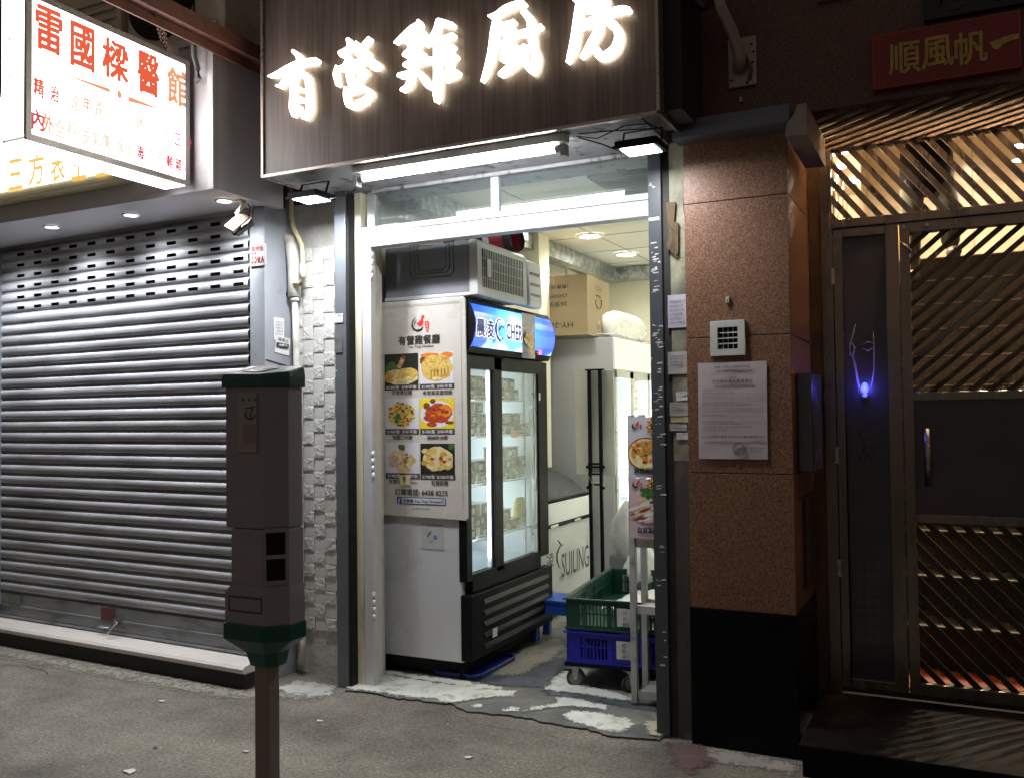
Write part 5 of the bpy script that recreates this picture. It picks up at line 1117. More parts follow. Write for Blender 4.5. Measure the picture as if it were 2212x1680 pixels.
for i in range(13):
    for k in range(13):
        b.v.append(Vector((-1.65+i*.035, 4.35+k*.045, .33+.03*max(0,noise.noise(Vector((i*.5,k*.5,3)))+.25)+.02*noise.noise(Vector((i*1.5,k*1.5,9))))))
for i in range(12):
    for k in range(12): b.f.append([i*13+k,i*13+k+1,(i+1)*13+k+1,(i+1)*13+k]); b.m.append(0); b.sm.append(True)
b.build('plastic_sheet', plast, label='crumpled white plastic sheet lying inside the green crate', category='plastic sheet')
dl = thing('wheeled_dolly', 'low black dolly on four castors carrying the plastic crates', 'dolly', (-1.735,4.095,0), math.radians(5.5))
b = MB(); b.box(-.012,.652,-.008,.03,.108,.126); b.box(-.012,.652,.84,.878,.108,.126); b.box(-.012,.03,.03,.84,.108,.126); b.box(.61,.652,.03,.84,.108,.126); b.box(.3,.34,.03,.84,.108,.126); b.build('frame', black_plastic, dl, bevel=.003)
rub = M('worn rubber', (.03,.028,.026), .6, 0, .2, 20); hubm = M('grey hub', (.16,.155,.15), .5, 0, .2, 20)
for (x, y, an) in ((.035,.03,.15),(.31,.02,.5),(.04,.82,.2),(.6,.82,.2),(.61,.02,.3)):
    c = Vector((x,y,.046)); ax = Vector((math.sin(an),-math.cos(an),0)); R_ = .045
    q = MB(); P_ = [c-ax*.013, c-ax*.011, c+ax*.011, c+ax*.013]; 
    for i, (p, r) in enumerate(zip(P_, (R_-.004,R_,R_,R_-.004))): q.v += q.ring(p, ax, r, 28)
    for i in range(3):
        for k in range(28): q.f.append([i*28+k,i*28+(k+1)%28,(i+1)*28+(k+1)%28,(i+1)*28+k]); q.m.append(0); q.sm.append(True)
    q.f.append(list(range(28))[::-1]); q.m.append(0); q.sm.append(False); q.f.append([84+k for k in range(28)]); q.m.append(0); q.sm.append(False)
    wh = q.build('castor', rub, dl)
    q = MB(); q.tube([c-ax*.0155, c+ax*.0155], .031, 20); q.build('wheel_hub', hubm, wh); q = MB(); q.tube([c-ax*.022, c+ax*.022], .007, 10)
    for s_ in (-1,1): q.prism([c+ax*.018*s_+Vector((-.02,0,.060)), c+ax*.018*s_+Vector((.02,0,.060)), c+ax*.018*s_+Vector((.008,0,-.006)), c+ax*.018*s_+Vector((-.008,0,-.006))], ax*.002*s_)
    q.box(x-.03,x+.03,y-.024,y+.024,.104,.108); q.build('fork', M('zinc fork', (.4,.4,.39), .4, .7, .15, 20), wh)
    q = MB(); q.box(x-.055,x-.02,y-.03,y-.012,.083,.088); q.build('brake_lever', black_plastic, wh, bevel=.001)
# blue stool and tray
sm_ = M('bright blue plastic', (.02,.09,.42), .4, 0, .05)
t = thing('plastic_stool', 'low bright blue plastic stool between the fridge and the crates', 'stool', (-2.15,4.95,0))
b = MB(); b.prism([(-2.25,4.82,.235),(-2.02,4.82,.235),(-2.0,4.85,.235),(-2.0,5.03,.235),(-2.03,5.06,.235),(-2.25,5.06,.235),(-2.27,5.03,.235),(-2.27,4.85,.235)], (0,0,.018)); b.build('seat', sm_, t, bevel=.004)
for x, y in ((-2.245,4.845),(-2.03,4.845),(-2.245,5.03),(-2.03,5.03)):
    q = MB(); dx = -.015 if x < -2.1 else .015; q.add([(x-.022+dx,y-.02,0),(x+.022+dx,y-.02,0),(x+.022+dx,y+.02,0),(x-.022+dx,y+.02,0),(x-.02,y-.018,.235),(x+.02,y-.018,.235),(x+.02,y+.018,.235),(x-.02,y+.018,.235)], [(0,3,2,1),(4,5,6,7),(0,1,5,4),(1,2,6,5),(2,3,7,6),(3,0,4,7)]); q.build('leg', sm_, t, bevel=.004)
b = MB(); b.box(-2.25,-2.02,4.83,4.84,.17,.235); b.box(-2.03,-2.02,4.83,5.04,.17,.235); b.build('apron', sm_, t)
t = thing('drip_tray', 'shallow dark blue tray on the floor under the fridge corner', 'tray', (-2.22,4.2,.012))
tm = M('navy plastic', (.01,.03,.22), .35, 0, .05)
b = MB(); P_ = [(-2.42,3.99),(-2.20,3.99),(-2.165,4.02),(-2.165,4.40),(-2.2,4.43),(-2.42,4.43)]
b.prism([(x,y,.014) for x, y in P_], (0,0,.004)); b.build('tray_base', tm, t); b = MB(); b.tube([(x,y,.032) for x, y in P_]+[(-2.42,3.99,.032)], .006, 8)
for i in range(6): a, c = P_[i], P_[(i+1) % 6]; b.quad((a[0],a[1],.016),(c[0],c[1],.016),(c[0],c[1],.034),(a[0],a[1],.034))
b.build('tray_rim', tm, t)

# ------------------------------------------------------------------ metal rack with posters
rk = thing('metal_rack', 'white grey metal rack standing just inside the scratched door channel', 'rack', (-1.25,4.0,0))
rm = M('chipped rack paint', (.36,.36,.34), .45, .1, .12, 8, .1, 30, col2=(.16,.15,.13), amt=.64, ms=9)
for x, y in ((-1.345,3.96),(-1.09,3.96),(-1.345,4.12),(-1.09,4.12)):
    q = MB(); q.box(x-.014,x+.014,y-.014,y+.014,.02,1.32); q.build('post', rm, rk, bevel=.002)
for z in (.06,.44,.74,1.28):
    q = MB(); q.box(-1.33,-1.075,3.952,3.975,z-.02,z+.018); q.box(-1.33,-1.075,4.11,4.13,z-.02,z+.018); q.box(-1.33,-1.1,3.975,4.11,z-.004,z+.004); q.build('shelf', rm, rk, bevel=.002)
b = MB(); b.box(-1.325,-1.1,3.975,4.11,.760,.765); b.build('shelf_liner', black_plastic, rk)
b = MB(); b.box(-1.34,-1.25,3.99,4.06,.746,.80); b.build('glass_jar', M('pale jar', (.5,.52,.52), .15, 0, .2, 20), label='small pale plastic box on the rack shelf below the posters', category='box')
b = MB(); b.box(-1.24,-1.17,3.985,4.05,.746,.82); b.box(-1.235,-1.175,3.9835,3.985,.76,.80,1); b.build('canister', [M('white canister', (.4,.42,.45), .3), M('blue label', (.02,.04,.3), .5)], label='white canister with blue label on the rack shelf', category='canister')
YR = 3.935
def H3(x, y): return (2050*.5593+.26634*x, 1400*.5594+.26634*y)
def food_poster(z0, z1, lab, ttl, r_t, kd, basem, px_emb):
    t = thing('food_poster', lab, 'poster', (-1.25,YR,z0), group='dish posters hung on the metal rack')
    q = MB(); n_ = 8; xa = at(1359,1000,Y=YR).x
    for i in range(n_+1):
        for j in range(5): q.v.append(Vector((xa+(-1.06-xa)*j/4, YR+.003*noise.noise(Vector((i*.8,j*.9,z0))), z0+(z1-z0)*i/n_)))
    for i in range(n_):
        for j in range(4): k = i*5+j; q.f.append([k,k+1,k+6,k+5]); q.m.append(0); q.sm.append(True)
    q.build('sheet', basem, t)
    q = MB(); T(q, ttl, r_t, H3, 0, .03, Y=YR-.006); q.build('title', ink, t)
    q = MB(); ex, ey = px_emb
    def e(x, y): return at(*H3(ex+x, ey+y), Y=YR-.006)
    q.tube([e(-5,-12), e(-20,0), e(-20,22), e(-5,34), e(15,28)], [.001,.003,.005,.004,.001], 6, m=0); q.prism([e(*p) for p in [(25,-30),(32,-18),(30,0),(20,14),(5,12),(0,0),(14,-8),(20,-24)]][::-1], (0,-.0006,0), m=1); q.prism([e(*p) for p in [(40,0),(54,0),(52,38),(44,38)]][::-1], (0,-.0006,0), m=1); q.build('rooster_emblem', [ink, M('emblem red', (.62,.03,.03), .4)], t)
    q = MB(); c = e(150,20)
    st_ = [];
    for k in range(20): rr = .038 if k % 2 == 0 else .022; st_.append(c+Vector((rr*math.cos(k*math.pi/10),0,rr*1.25*math.sin(k*math.pi/10))))
    q.prism(st_[::-1], (0,-.0006,0), m=0); st2 = [c+(p-c)*.72+Vector((0,-.0008,0)) for p in st_]; q.prism(st2[::-1], (0,-.0006,0), m=1); text(q, '$', c+Vector((-.016,-.0022,-.014)), Xv, Zv, .012, .03, 2, .02)
    q.build('price_burst', [M('print red', (.45,.06,.02)), M('print bright yellow', (.8,.6,.03)), ink], t)
    q = MB(); random.seed(kd+3)
    c = at(*H3(935 if kd == 0 else 940, 740 if kd == 0 else 1190), Y=YR-.006)
    if kd == 0:
        blob(q, c, Xv, Zv, -Yv, .088, .075, 8, 26, .01, .0); blob(q, c, Xv, Zv, -Yv, .082, .069, 6, 26, .01, .0003)
        for i in range(110): a = random.random()*6.3; r = random.random()**.5; blob(q, c+Xv*.066*r*math.cos(a)+Zv*(.05*r*math.sin(a)+.012), Xv, Zv, -Yv, .009, .0075, random.choice([2,2,8,7,2]), 6, .3, .0005+.00002*i)
    else:
        for i in range(60): a = random.random()*6.3; r = random.random()**.5; blob(q, c+Xv*(.07*r*math.cos(a)+.01)+Zv*(.05*r*math.sin(a)), Xv+Zv*.3, Zv, -Yv, .03, .008, random.choice([9,9,0,6,8]), 8, .25, .0003+.00002*i)
        for i in range(14): blob(q, c+Xv*random.uniform(-.03,.035)+Zv*random.uniform(.055,.09), Xv, Zv, -Yv, .013, .011, 3, 7, .3, .002+.00002*i)
    q.build('dish_photo', FM, t)
food_poster(1.035,1.31,'glossy poster of diced spicy chicken, upper of two on the rack','麻辣粗粒雞',(838,850,1065,902),0,M('white glossy poster',(.55,.54,.58),.3,0,.05,5),(845,500))
food_poster(.765,1.032,'pink glossy poster of sliced chicken, lower of two on the rack','自家製煙雞',(868,1335,1090,1382),1,M('pink glossy poster',(.55,.42,.46),.3,0,.12,5),(850,975))
# ------------------------------------------------------------------ PARKING METER
MXc = at(487,1000,Y=2.0).x+.105; MYc = 2.07
pmt = thing('parking_meter', 'tall dark grey parking meter with green cap and green collar on a single pole', 'parking meter', (MXc,MYc,0))
met = M('dark taupe meter paint', (.25,.235,.255), .42, .0, .06, 5, .04, 120); grn = M('meter green', (.008,.075,.055), .33, 0, .12, 6, .03, 60)
def plan(s_=1, l=-.105, f=-.07, b_=.045, r=.085, ch=.05):
    return [(MXc+l*s_,MYc+f*s_),(MXc+(r-ch)*s_,MYc+f*s_),(MXc+r*s_,MYc+(f+ch)*s_),(MXc+r*s_,MYc+b_*s_),(MXc+l*s_,MYc+b_*s_)]
def zz(py, px=500): return at(px, py, Y=2.0).z
def prism_z(mb, P_, z0_, z1_, m=0): mb.prism([(x,y,z0_) for x, y in P_], (0,0,z1_-z0_), m)
zc0, zu, zl, zk = zz(832), zz(1139), zz(1262), zz(1345)
b = MB(); prism_z(b, plan(), zu, zc0+.01); b.build('upper_housing', met, pmt, bevel=.006)
b = MB(); prism_z(b, plan(1,-.085), zl, zu-.0015); b.build('middle_housing', met, pmt, bevel=.004)
b = MB(); prism_z(b, plan(1.03), zk, zl-.02)
lo = plan(1.03); hi = plan(1,-.085); b.add([(x,y,zl-.02) for x, y in lo]+[(x,y,zl+.002) for x, y in hi], [(i,(i+1)%5,(i+1)%5+5,i+5) for i in range(5)]); b.build('lower_housing', met, pmt, bevel=.003)
b = MB(); c0 = plan(1.09); prism_z(b, c0, zc0-.008, zc0+.022)
t0 = plan(1.05); tz = [zc0+.034,zc0+.030,zc0+.036,zc0+.056,zc0+.062]
b.add([(x,y,zc0+.022) for x, y in c0]+[(x,y,z) for (x,y),z in zip(t0,tz)], [(i,(i+1)%5,(i+1)%5+5,i+5) for i in range(5)]+[(5,6,7,8,9)]); b.build('cap', grn, pmt, bevel=.004)
b = MB(); b.add([(MXc-.07,MYc-.055,zc0+.040),(MXc+.02,MYc-.055,zc0+.037),(MXc+.03,MYc+.02,zc0+.056),(MXc-.06,MYc+.02,zc0+.058)], [(0,1,2,3)]); b.build('display_window', M('meter display', (.25,.27,.26), .12), pmt)
b = MB(); prism_z(b, plan(1.07), zk-.045, zk+.001)
k0 = plan(1.07); n_ = 5; rad = [(MXc-.055,MYc-.045),(MXc+.02,MYc-.05),(MXc+.045,MYc-.02),(MXc+.045,MYc+.03),(MXc-.055,MYc+.03)]
r2_ = [(MXc+(x-MXc)*.82,MYc+(y-MYc)*.82) for x, y in rad]
b.add([(x,y,zk-.045) for x, y in k0]+[(x,y,zk-.085) for x, y in rad]+[(x,y,zk-.125) for x, y in r2_], [(i+5,(i+1)%5+5,(i+1)%5,i) for i in range(5)]+[(i+10,(i+1)%5+10,(i+1)%5+5,i+5) for i in range(5)]+[(14,13,12,11,10)]); b.build('collar', grn, pmt, bevel=.003)
b = MB(); b.box(MXc-.035,MXc+.017,MYc-.032,MYc+.018,0,zk-.12); b.build('pole', M('brown pole paint', (.20,.16,.135), .5, 0, .15, 6, .1, 60), pmt, bevel=.006)
FY = MYc-.07
b = MB(); a = at(516,849,Y=FY); c = at(557,977,Y=FY); b.box(a.x,c.x,FY-.006,FY,c.z,a.z); b.build('label_plate', M('meter label plate', (.32,.275,.285), .4, 0, .05), pmt, bevel=.0015)
b = MB(); YY = FY-.0066
for k in range(3): p = at(525+k*13,862+k*.6,Y=YY); b.prism([(p.x+.0035*math.cos(q_*.785),YY,p.z+.0045*math.sin(q_*.785)) for q_ in range(8)], (0,-.0005,0))
for i in range(11): y = 916+i*.9*4.2; tpx(b, ['泊車收費時間表','請於泊位前付款','每次最長泊車時限'][i%3], 525, y, 552, y+2.3, 1, Y=YY)
b.tube([at(x,y,Y=YY) for x, y in [(528,882),(540,880),(551,878)]], [.001,.002,.001], 5); b.tube([at(x,y,Y=YY) for x, y in [(545,881),(542,890),(541,900),(547,903),(552,896)]], .0016, 5); b.tube([at(x,y,Y=YY) for x, y in [(534,886),(529,893),(532,901),(540,905),(548,903)]], [.001,.0025,.003,.002,.001], 5)
b.build('label_print', [M('plate ink', (.03,.05,.05), .5), M('plate fine print', (.07,.06,.065), .5)], pmt)
dv = Vector((1,1,0)).normalized(); nv = Vector((1,-1,0)).normalized(); c0_ = Vector((MXc+.035,MYc-.07,0)); Lc = .0707
def CH(t, z, off): return c0_+dv*(t*Lc)+nv*off+Vector((0,0,z))
def chbox(mb, t0_, t1_, z0_, z1_, o0, o1, m=0):
    P_ = [CH(t0_,z0_,o0),CH(t1_,z0_,o0),CH(t1_,z0_,o1),CH(t0_,z0_,o1)]; mb.prism(P_, (0,0,z1_-z0_), m)
zw = [at(600,y,Y=2.02).z for y in (1150,1198,1207,1254)]
b = MB(); chbox(b,.02,.10,zw[3]-.012,zw[0]+.012,0,.006); chbox(b,.86,.94,zw[3]-.012,zw[0]+.012,0,.006); chbox(b,.10,.86,zw[0],zw[0]+.012,0,.006); chbox(b,.10,.86,zw[2],zw[1],0,.006); chbox(b,.10,.86,zw[3]-.012,zw[3],0,.006); b.build('window_frame', met, pmt, bevel=.001)
for k in (0,2):
    b = MB(); chbox(b,.10,.86,zw[k+1],zw[k],.0005,.0015); b.build('window', M('black meter window', (.004,.004,.005), .06), pmt)
b = MB(); z5 = zl-.03; b.box(MXc-.09,MXc+.03,MYc-.0735,MYc-.072,z5-.045,z5-.04); b.box(MXc-.09,MXc+.03,MYc-.0735,MYc-.072,z5-.005,z5); b.box(MXc-.092,MXc-.089,MYc-.0735,MYc-.072,z5-.045,z5); b.box(MXc+.028,MXc+.031,MYc-.0735,MYc-.072,z5-.045,z5); b.build('coin_door', M('panel line', (.06,.05,.05), .5), pmt)

# ------------------------------------------------------------------ GRANITE PILLAR
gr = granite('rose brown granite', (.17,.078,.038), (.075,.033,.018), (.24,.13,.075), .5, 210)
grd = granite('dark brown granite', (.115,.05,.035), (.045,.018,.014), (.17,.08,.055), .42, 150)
blk = M('black polished granite', (.003,.003,.0035), .3, 0, .3, 60, spec=.12)
gp = thing('granite_pillar', 'speckled brown granite pillar with black base between doorway and metal gate', 'pillar', (-.78,3.7,0))
seam_z = [at(1585,431,Y=3.612).z, at(1585,727,Y=3.612).z, at(1585,1022,Y=3.612).z]
zs_ = [.546]+sorted(seam_z)+[2.46]
for i in range(4):
    q = MB(); q.box(-.985,-.575,3.612,4.128,zs_[i]+(.0015 if i else 0),zs_[i+1]-.0015); q.build('granite_slab', gr, gp, bevel=.002)
b = MB(); b.box(-.982,-.578,3.617,4.12,.5,2.45); b.build('core', M('grout', (.04,.03,.025), .8), gp)
b = MB(); b.box(-.99,-.572,3.606,4.128,0,.5455); b.build('plinth', blk, gp, bevel=.003)
b = MB()
for z_ in (1.62,.98): b.box(-.574,-.5725,3.72,4.1,z_-.001,z_+.001)
b.box(-.574,-.560,3.80,4.05,.62,.98); b.build('hatch', M('polished brown hatch', (.06,.03,.02), .15), gp, bevel=.002)
ld = thing('ledge', 'blue grey metal ledge with pale end block above the granite pillar', 'ledge', (-.75,3.55,2.4))
b = MB(); b.box(-1.0,-.545,3.50,3.614,2.413,2.484); b.build('bar', M('blue grey paint', (.13,.145,.18), .45, .1, .08), ld, bevel=.003)
b = MB(); b.prism([(-.556,3.45,2.345),(-.475,3.45,2.34),(-.475,3.45,2.458),(-.51,3.45,2.458),(-.518,3.45,2.43),(-.548,3.45,2.39)], (0,.5,0)); b.build('end_block', M('pale block paint', (.33,.29,.25), .55, 0, .12, 8, .1, 30), ld, bevel=.003)
# vent
vt = thing('vent_cover', 'square white vent cover with small louvres on the granite pillar', 'vent', (-.815,3.61,1.55))
b = MB(); y0 = 3.597; x0,x1_,z0_,z1_ = -.884,-.747,1.549,1.689; a = at(1550,708,Y=3.6); c = at(1594,753,Y=3.6); xi0,xi1,zi0,zi1 = a.x,c.x,c.z,a.z
b.box(x0,x1_,y0,3.612,zi1,z1_); b.box(x0,x1_,y0,3.612,z0_,zi0); b.box(x0,xi0,y0,3.612,zi0,zi1); b.box(xi1,x1_,y0,3.612,zi0,zi1); b.build('frame', M('off white vent', (.46,.46,.42), .45), vt, bevel=.0015)
b = MB(); b.box(xi0,xi1,3.610,3.6115,zi0,zi1); b.build('opening', dark_void, vt)
b = MB()
for k in range(1,4): z = zi0+(zi1-zi0)*k/4; b.add([(xi0,y0+.001,z-.003),(xi1,y0+.001,z-.003),(xi1,y0+.012,z+.004),(xi0,y0+.012,z+.004)], [(0,1,2,3),(3,2,1,0)])
for k in range(1,4): x = xi0+(xi1-xi0)*k/4; b.box(x-.0012,x+.0012,y0+.009,y0+.012,zi0,zi1)
b.build('louvre', M('off white vent', (.46,.46,.42), .45), vt)
# hook
b = MB(); p = at(1573,648,Y=3.61); b.box(p.x-.008,p.x+.006,3.6,3.612,p.z-.012,p.z+.012); b.tube([(p.x-.004,3.6,p.z+.005),(p.x-.004,3.588,p.z-.004),(p.x-.004,3.59,p.z-.012)], .002, 6); b.build('adhesive_hook', M('clear hook', (.45,.38,.33), .2), label='tiny clear adhesive hook on the granite above the vent cover', category='hook')
# notice
nt_ = thing('owners_notice', 'creased pale printed notice with round stamp taped on the granite pillar', 'notice', (-.805,3.61,1.14))
b = MB(); n1, n2 = 12, 18
for i in range(n2+1):
    for j in range(n1+1): b.v.append(Vector((-.941+.271*j/n1+.003*i/n2, 3.606-.0035*abs(noise.noise(Vector((j*.45,i*.35,4))))-.001*noise.noise(Vector((j*1.4,i*1.1,1))), 1.142+.382*i/n2)))
for i in range(n2):
    for j in range(n1): k = i*(n1+1)+j; b.f.append([k,k+1,k+n1+2,k+n1+1]); b.m.append(0); b.sm.append(True)
b.build('sheet', M('pinkish notice paper', (.44,.375,.38), .6, 0, .05, 8, .1, 12), nt_)
b = MB(); YN = 3.6003
def R3(x, y): return (1426.2+.333*x, 503.3+.333*y)
def tn(s_, r, bold=0, m=0): p0 = R3(r[0],r[1]); p1 = R3(r[2],r[3]); tpx(b, s_, p0[0], p0[1], p1[0], p1[1], m, bold, Y=YN)
tn('金海閣 · 金寶閣及金時閣業主立案法團', (352,860,580,876), .01); tn('The Incorporated Owners of King Hoi Mansion', (375,880,560,887)); tn('King Tung Mansion & King Time House', (378,892,552,899)); tn('鐵樹街三十三號地下管理處', (410,903,520,910)); tn('Tel: Fax: Tai Kok Tsui, Kowloon, Hong Kong', (322,913,610,920))
tn('二零九座', (440,933,492,944), .01); tn('欠交維修費的尊貴業主', (335,950,600,972), .02); tn('(以上逾期樓宇繳費 請立即到法團辦事處支付)', (268,1312,672,1330), .01)
for i, (y, t_) in enumerate(((1016,'欠交維修費用的業主單位如下:'),(1031,'各單位業主注意:'),(1095,'欠交大廈管理費用單位:'),(1108,'至十二月份欠款 未交管理費用:'),(1176,'業主應於限期前繳交欠款如下:'),(1218,'業主立案法團依法追討欠款及利息:'),(1233,'上述單位業主 請即聯絡 管理處繳交'),(1252,'如有查詢 請於辦公時間內致電'),(1270,'逾期不交者 本法團將採取法律行動'),)): tn(t_, (270,y,430+ (i%4)*55,y+9))
tn('金海閣業主立案法團', (560,1388,682,1398)); tn('管理委員會', (580,1402,662,1411)); tn('二零一九年', (582,1416,662,1424))
for y in (1038,1052,1062,1075,1118,1135,1155,1187,1202):
    p0 = at(*R3(270,y),Y=YN); p1 = at(*R3(672,y-2),Y=YN); b.box(p0.x,p1.x,YN,YN+.0002,p1.z,p1.z+.0006)
p0 = at(*R3(335,974),Y=YN); p1 = at(*R3(600,972),Y=YN); b.box(p0.x,p1.x,YN,YN+.0002,p1.z-.001,p1.z)
for x in (270,368,465,568,672):
    for ya, yb in ((1038,1075),(1118,1155),(1187,1202)): p0 = at(*R3(x,ya),Y=YN); p1 = at(*R3(x,yb),Y=YN); b.box(p0.x,p0.x+.0005,YN,YN+.0002,p1.z,p0.z)
c = at(*R3(513,1397),Y=YN)
for r in (.026,.017): b.tube([c+Vector((r*math.cos(a*.2618),0,r*math.sin(a*.2618))) for a in range(25)], .0009, 4)
text(b, '立案法團', c+Vector((-.012,0,-.004)), Xv, Zv, .024, .008)
for k in range(22): a = k*.2856; p = c+Vector((.0215*math.cos(a),-.0002,.0215*math.sin(a))); b.box(p.x-.0016,p.x+.0016,YN-.0003,YN,p.z-.002,p.z+.002)
b.build('print', M('notice ink', (.1,.085,.1), .6), nt_)
# wrapped meter box
bx_ = thing('intercom_box', 'grey wall box wrapped in clear plastic beside the gate', 'box', (-.545,3.8,1.09))
b = MB(); b.box(-.572,-.515,3.70,3.97,1.09,1.475); b.build('case', M('grey box paint', (.10,.105,.12), .3, .2, .1, 5), bx_, bevel=.008)
b = MB(); n1, n2 = 8, 14
for i in range(n2+1):
    for j in range(n1+1): b.v.append(Vector((-.512+.004*noise.noise(Vector((j*1.3,i*1.1,2))), 3.70+.27*j/n1, 1.09+.385*i/n2)))
for i in range(n2):
    for j in range(n1): k = i*(n1+1)+j; b.f.append([k,k+1,k+n1+2,k+n1+1]); b.m.append(0); b.sm.append(False)
b.build('plastic_wrap', glass('plastic film', op=.04, rough=.08), bx_)
# ------------------------------------------------------------------ upper right wall, camera arm, banner
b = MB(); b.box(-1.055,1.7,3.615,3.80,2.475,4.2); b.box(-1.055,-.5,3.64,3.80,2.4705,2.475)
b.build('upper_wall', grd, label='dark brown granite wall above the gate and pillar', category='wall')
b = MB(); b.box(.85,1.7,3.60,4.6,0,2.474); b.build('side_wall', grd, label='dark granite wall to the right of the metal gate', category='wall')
b = MB(); b.tube([at(1489,0,Y=3.58), at(1481,256,Y=3.58)], .008, 8); b.tube([at(1478,0,Y=3.59), at(1476,140,Y=3.59), at(1481,256,Y=3.59)], .0025, 6)
b.build('wall_conduit', M('pale conduit', (.28,.26,.23), .5, 0, .15, 8), label='thin pale conduit with a cable running down beside the signboard end', category='conduit')
cm = thing('security_camera', 'white armed dome camera bracket on the dark wall above the pillar', 'camera', (-.74,3.6,2.6))
aw = M('off white arm', (.42,.37,.33), .4, 0, .08, 6)
b = MB(); a = at(1573,105,Y=3.605); c = at(1635,183,Y=3.605); b.box(a.x,c.x,3.598,3.614,c.z,a.z+.03); b.build('wall_plate', aw, cm, bevel=.003)
b = MB()
for px, py in ((1623,96),(1580,175),(1628,112),(1625,135)): p = at(px,py,Y=3.597); b.prism([(p.x+.006*math.cos(k*.785),3.5975,p.z+.005*math.sin(k*.785)) for k in range(8)], (0,-.001,0))
b.build('bolt_hole', ink, cm)
b = MB(); b.tube([at(1598,150,Y=3.59), at(1597,120,Y=3.54), at(1583,70,Y=3.46), at(1556,14,Y=3.36), at(1550,-10,Y=3.33)], [.026,.024,.021,.021,.02], 12); b.build('arm', aw, cm)
b = MB(); cc_ = at(1518,-8,Y=3.34); b.lathe(cc_, [(.055*math.sin(k*math.pi/10),-.055*math.cos(k*math.pi/10)) for k in range(0,6)]+[(.055,.05)], 20); b.build('dome', M('smoked dome', (.03,.03,.035), .05), cm)
b = MB(); b.lathe(cc_+Vector((0,0,.012)), [(.058,0),(.06,.02),(.055,.07)], 20); b.build('dome_housing', aw, cm)
b = MB(); b.tube([at(1595,105,Y=3.56), at(1612,125,Y=3.58), at(1622,150,Y=3.59), at(1619,172,Y=3.595), at(1614,180,Y=3.6)], .008, 8); b.build('cable', M('dusty brown cable', (.12,.07,.05), .5), cm)
b = MB(); p = at(1601,200,Y=3.61); b.box(p.x-.006,p.x+.006,3.6,3.614,p.z-.04,p.z-.02); b.build('cable_clip', aw, cm)
b = MB(); a = at(1766,7,Y=3.61); b.box(a.x,a.x+.12,3.59,3.614,a.z,a.z+.1); b.build('junction_box', M('grey junction', (.3,.26,.24), .5), label='pale junction box at the top of the dark wall', category='box')
bn = thing('lucky_banner', 'red banner with gold brush characters above the metal gate', 'banner', (0,3.59,2.5))
redm = M('deep red lacquer', (.20,.006,.008), .3, 0, .06, 4)
b = MB(); b.box(-.259,.225,3.582,3.614,2.508,2.712); b.build('board', redm, bn, bevel=.003)
b = MB(); YB = 3.5805; ol = M('dull orange line', (.42,.07,.025), .4)
for (x0,x1_,z0_,z1_) in ((-.255,.222,2.511,2.5135),(-.255,.222,2.7065,2.709),(-.255,-.2525,2.511,2.709),(.2195,.222,2.511,2.709)): b.box(x0,x1_,YB,3.582,z0_,z1_)
def key_(x, z, s_):
    for (dx0,dx1,dz0,dz1) in ((0,1,0,.1),(0,.1,0,1),(0,1,.9,1),(.9,1,.35,1),(.35,1,.35,.45)): b.box(x+dx0*s_,x+dx1*s_,YB,3.582,z+dz0*s_,z+dz1*s_)
for k in range(20):
    if k in (5,9,13): 
        for zz_ in (2.526,2.692): b.tube([Vector((-.232+k*.0235+.008*math.cos(a*.7),YB+.0005,zz_+.008*math.sin(a*.7))) for a in range(10)], .0012, 4)
        continue
    key_(-.246+k*.0235, 2.518, .014); key_(-.246+k*.0235, 2.686, .014)
for k in range(6): key_(-.248, 2.542+k*.0235, .014)
b.build('key_border', ol, bn)
b = MB()
for s_, r in (('順',(1920,92,1988,159)),('風',(1991,79,2059,146)),('帆',(2063,69,2132,138))): tpx(b, s_, *r, 0, .018, Y=3.5795)
b.prism([at(x,y,Y=3.5795) for x, y in [(2137,92),(2150,88),(2170,80),(2185,75),(2202,74),(2202,84),(2186,88),(2168,96),(2155,108),(2145,106)]][::-1], (0,-.001,0)); b.build('lettering', M('gold leaf', (.38,.25,.07), .35, .5, .3, 40, .3, 80), bn)
b = MB(); b.box(-.08,.6,3.585,3.614,2.735,3.1,0)
random.seed(3)
for c_ in range(4):
    for k in range(9): x = -.05+c_*.13+random.uniform(0,.08); z = 2.75+random.uniform(0,.1); w_, h_ = random.choice([(.035,.008),(.05,.009),(.008,.05),(.009,.035)]); b.box(x,x+w_,3.581,3.585,z,z+h_,1)
b.build('carved_plaque', [M('black plaque', (.012,.014,.013), .5), M('plaque relief', (.035,.045,.04), .4, .3)], label='dark carved plaque partly seen above the red banner', category='plaque')

# ------------------------------------------------------------------ METAL GATE
mt = thing('metal_gate', 'dark stainless steel gate with diagonal slats and a solid middle panel', 'gate', (.1,4.15,.12))
ss_m = M('bronze stainless', (.23,.195,.165), .28, .85, .12, 4, .03, 60, stretch=(3,3,.3)); pan_m = M('dark steel panel', (.085,.085,.10), .34, .7, .12, 2.5, .03, 30)
XR = .82; dk_m = M('dark bronze bar', (.022,.018,.015), .45, .2, .15, 5, .03, 60)
b = MB(); b.box(-.523,-.475,4.12,4.19,.12,2.50); b.box(XR,XR+.04,4.12,4.19,.12,2.5); b.box(-.475,XR,4.12,4.19,2.112,2.15); b.box(-.475,XR,4.12,4.19,2.455,2.50); b.build('outer_frame', ss_m, mt, bevel=.003)
b = MB(); b.box(-.572,-.5235,4.129,4.19,.12,2.47); b.build('gold_trim', M('warm trim', (.12,.075,.045), .35, .6), mt)
b = MB(); b.box(-.473,-.435,4.125,4.175,.15,2.108); b.box(-.262,-.212,4.125,4.175,.15,2.108); b.box(-.435,-.262,4.125,4.175,2.07,2.108); b.box(-.435,-.262,4.125,4.175,.15,.19); sl_ = b.build('side_leaf', ss_m, mt, bevel=.003)
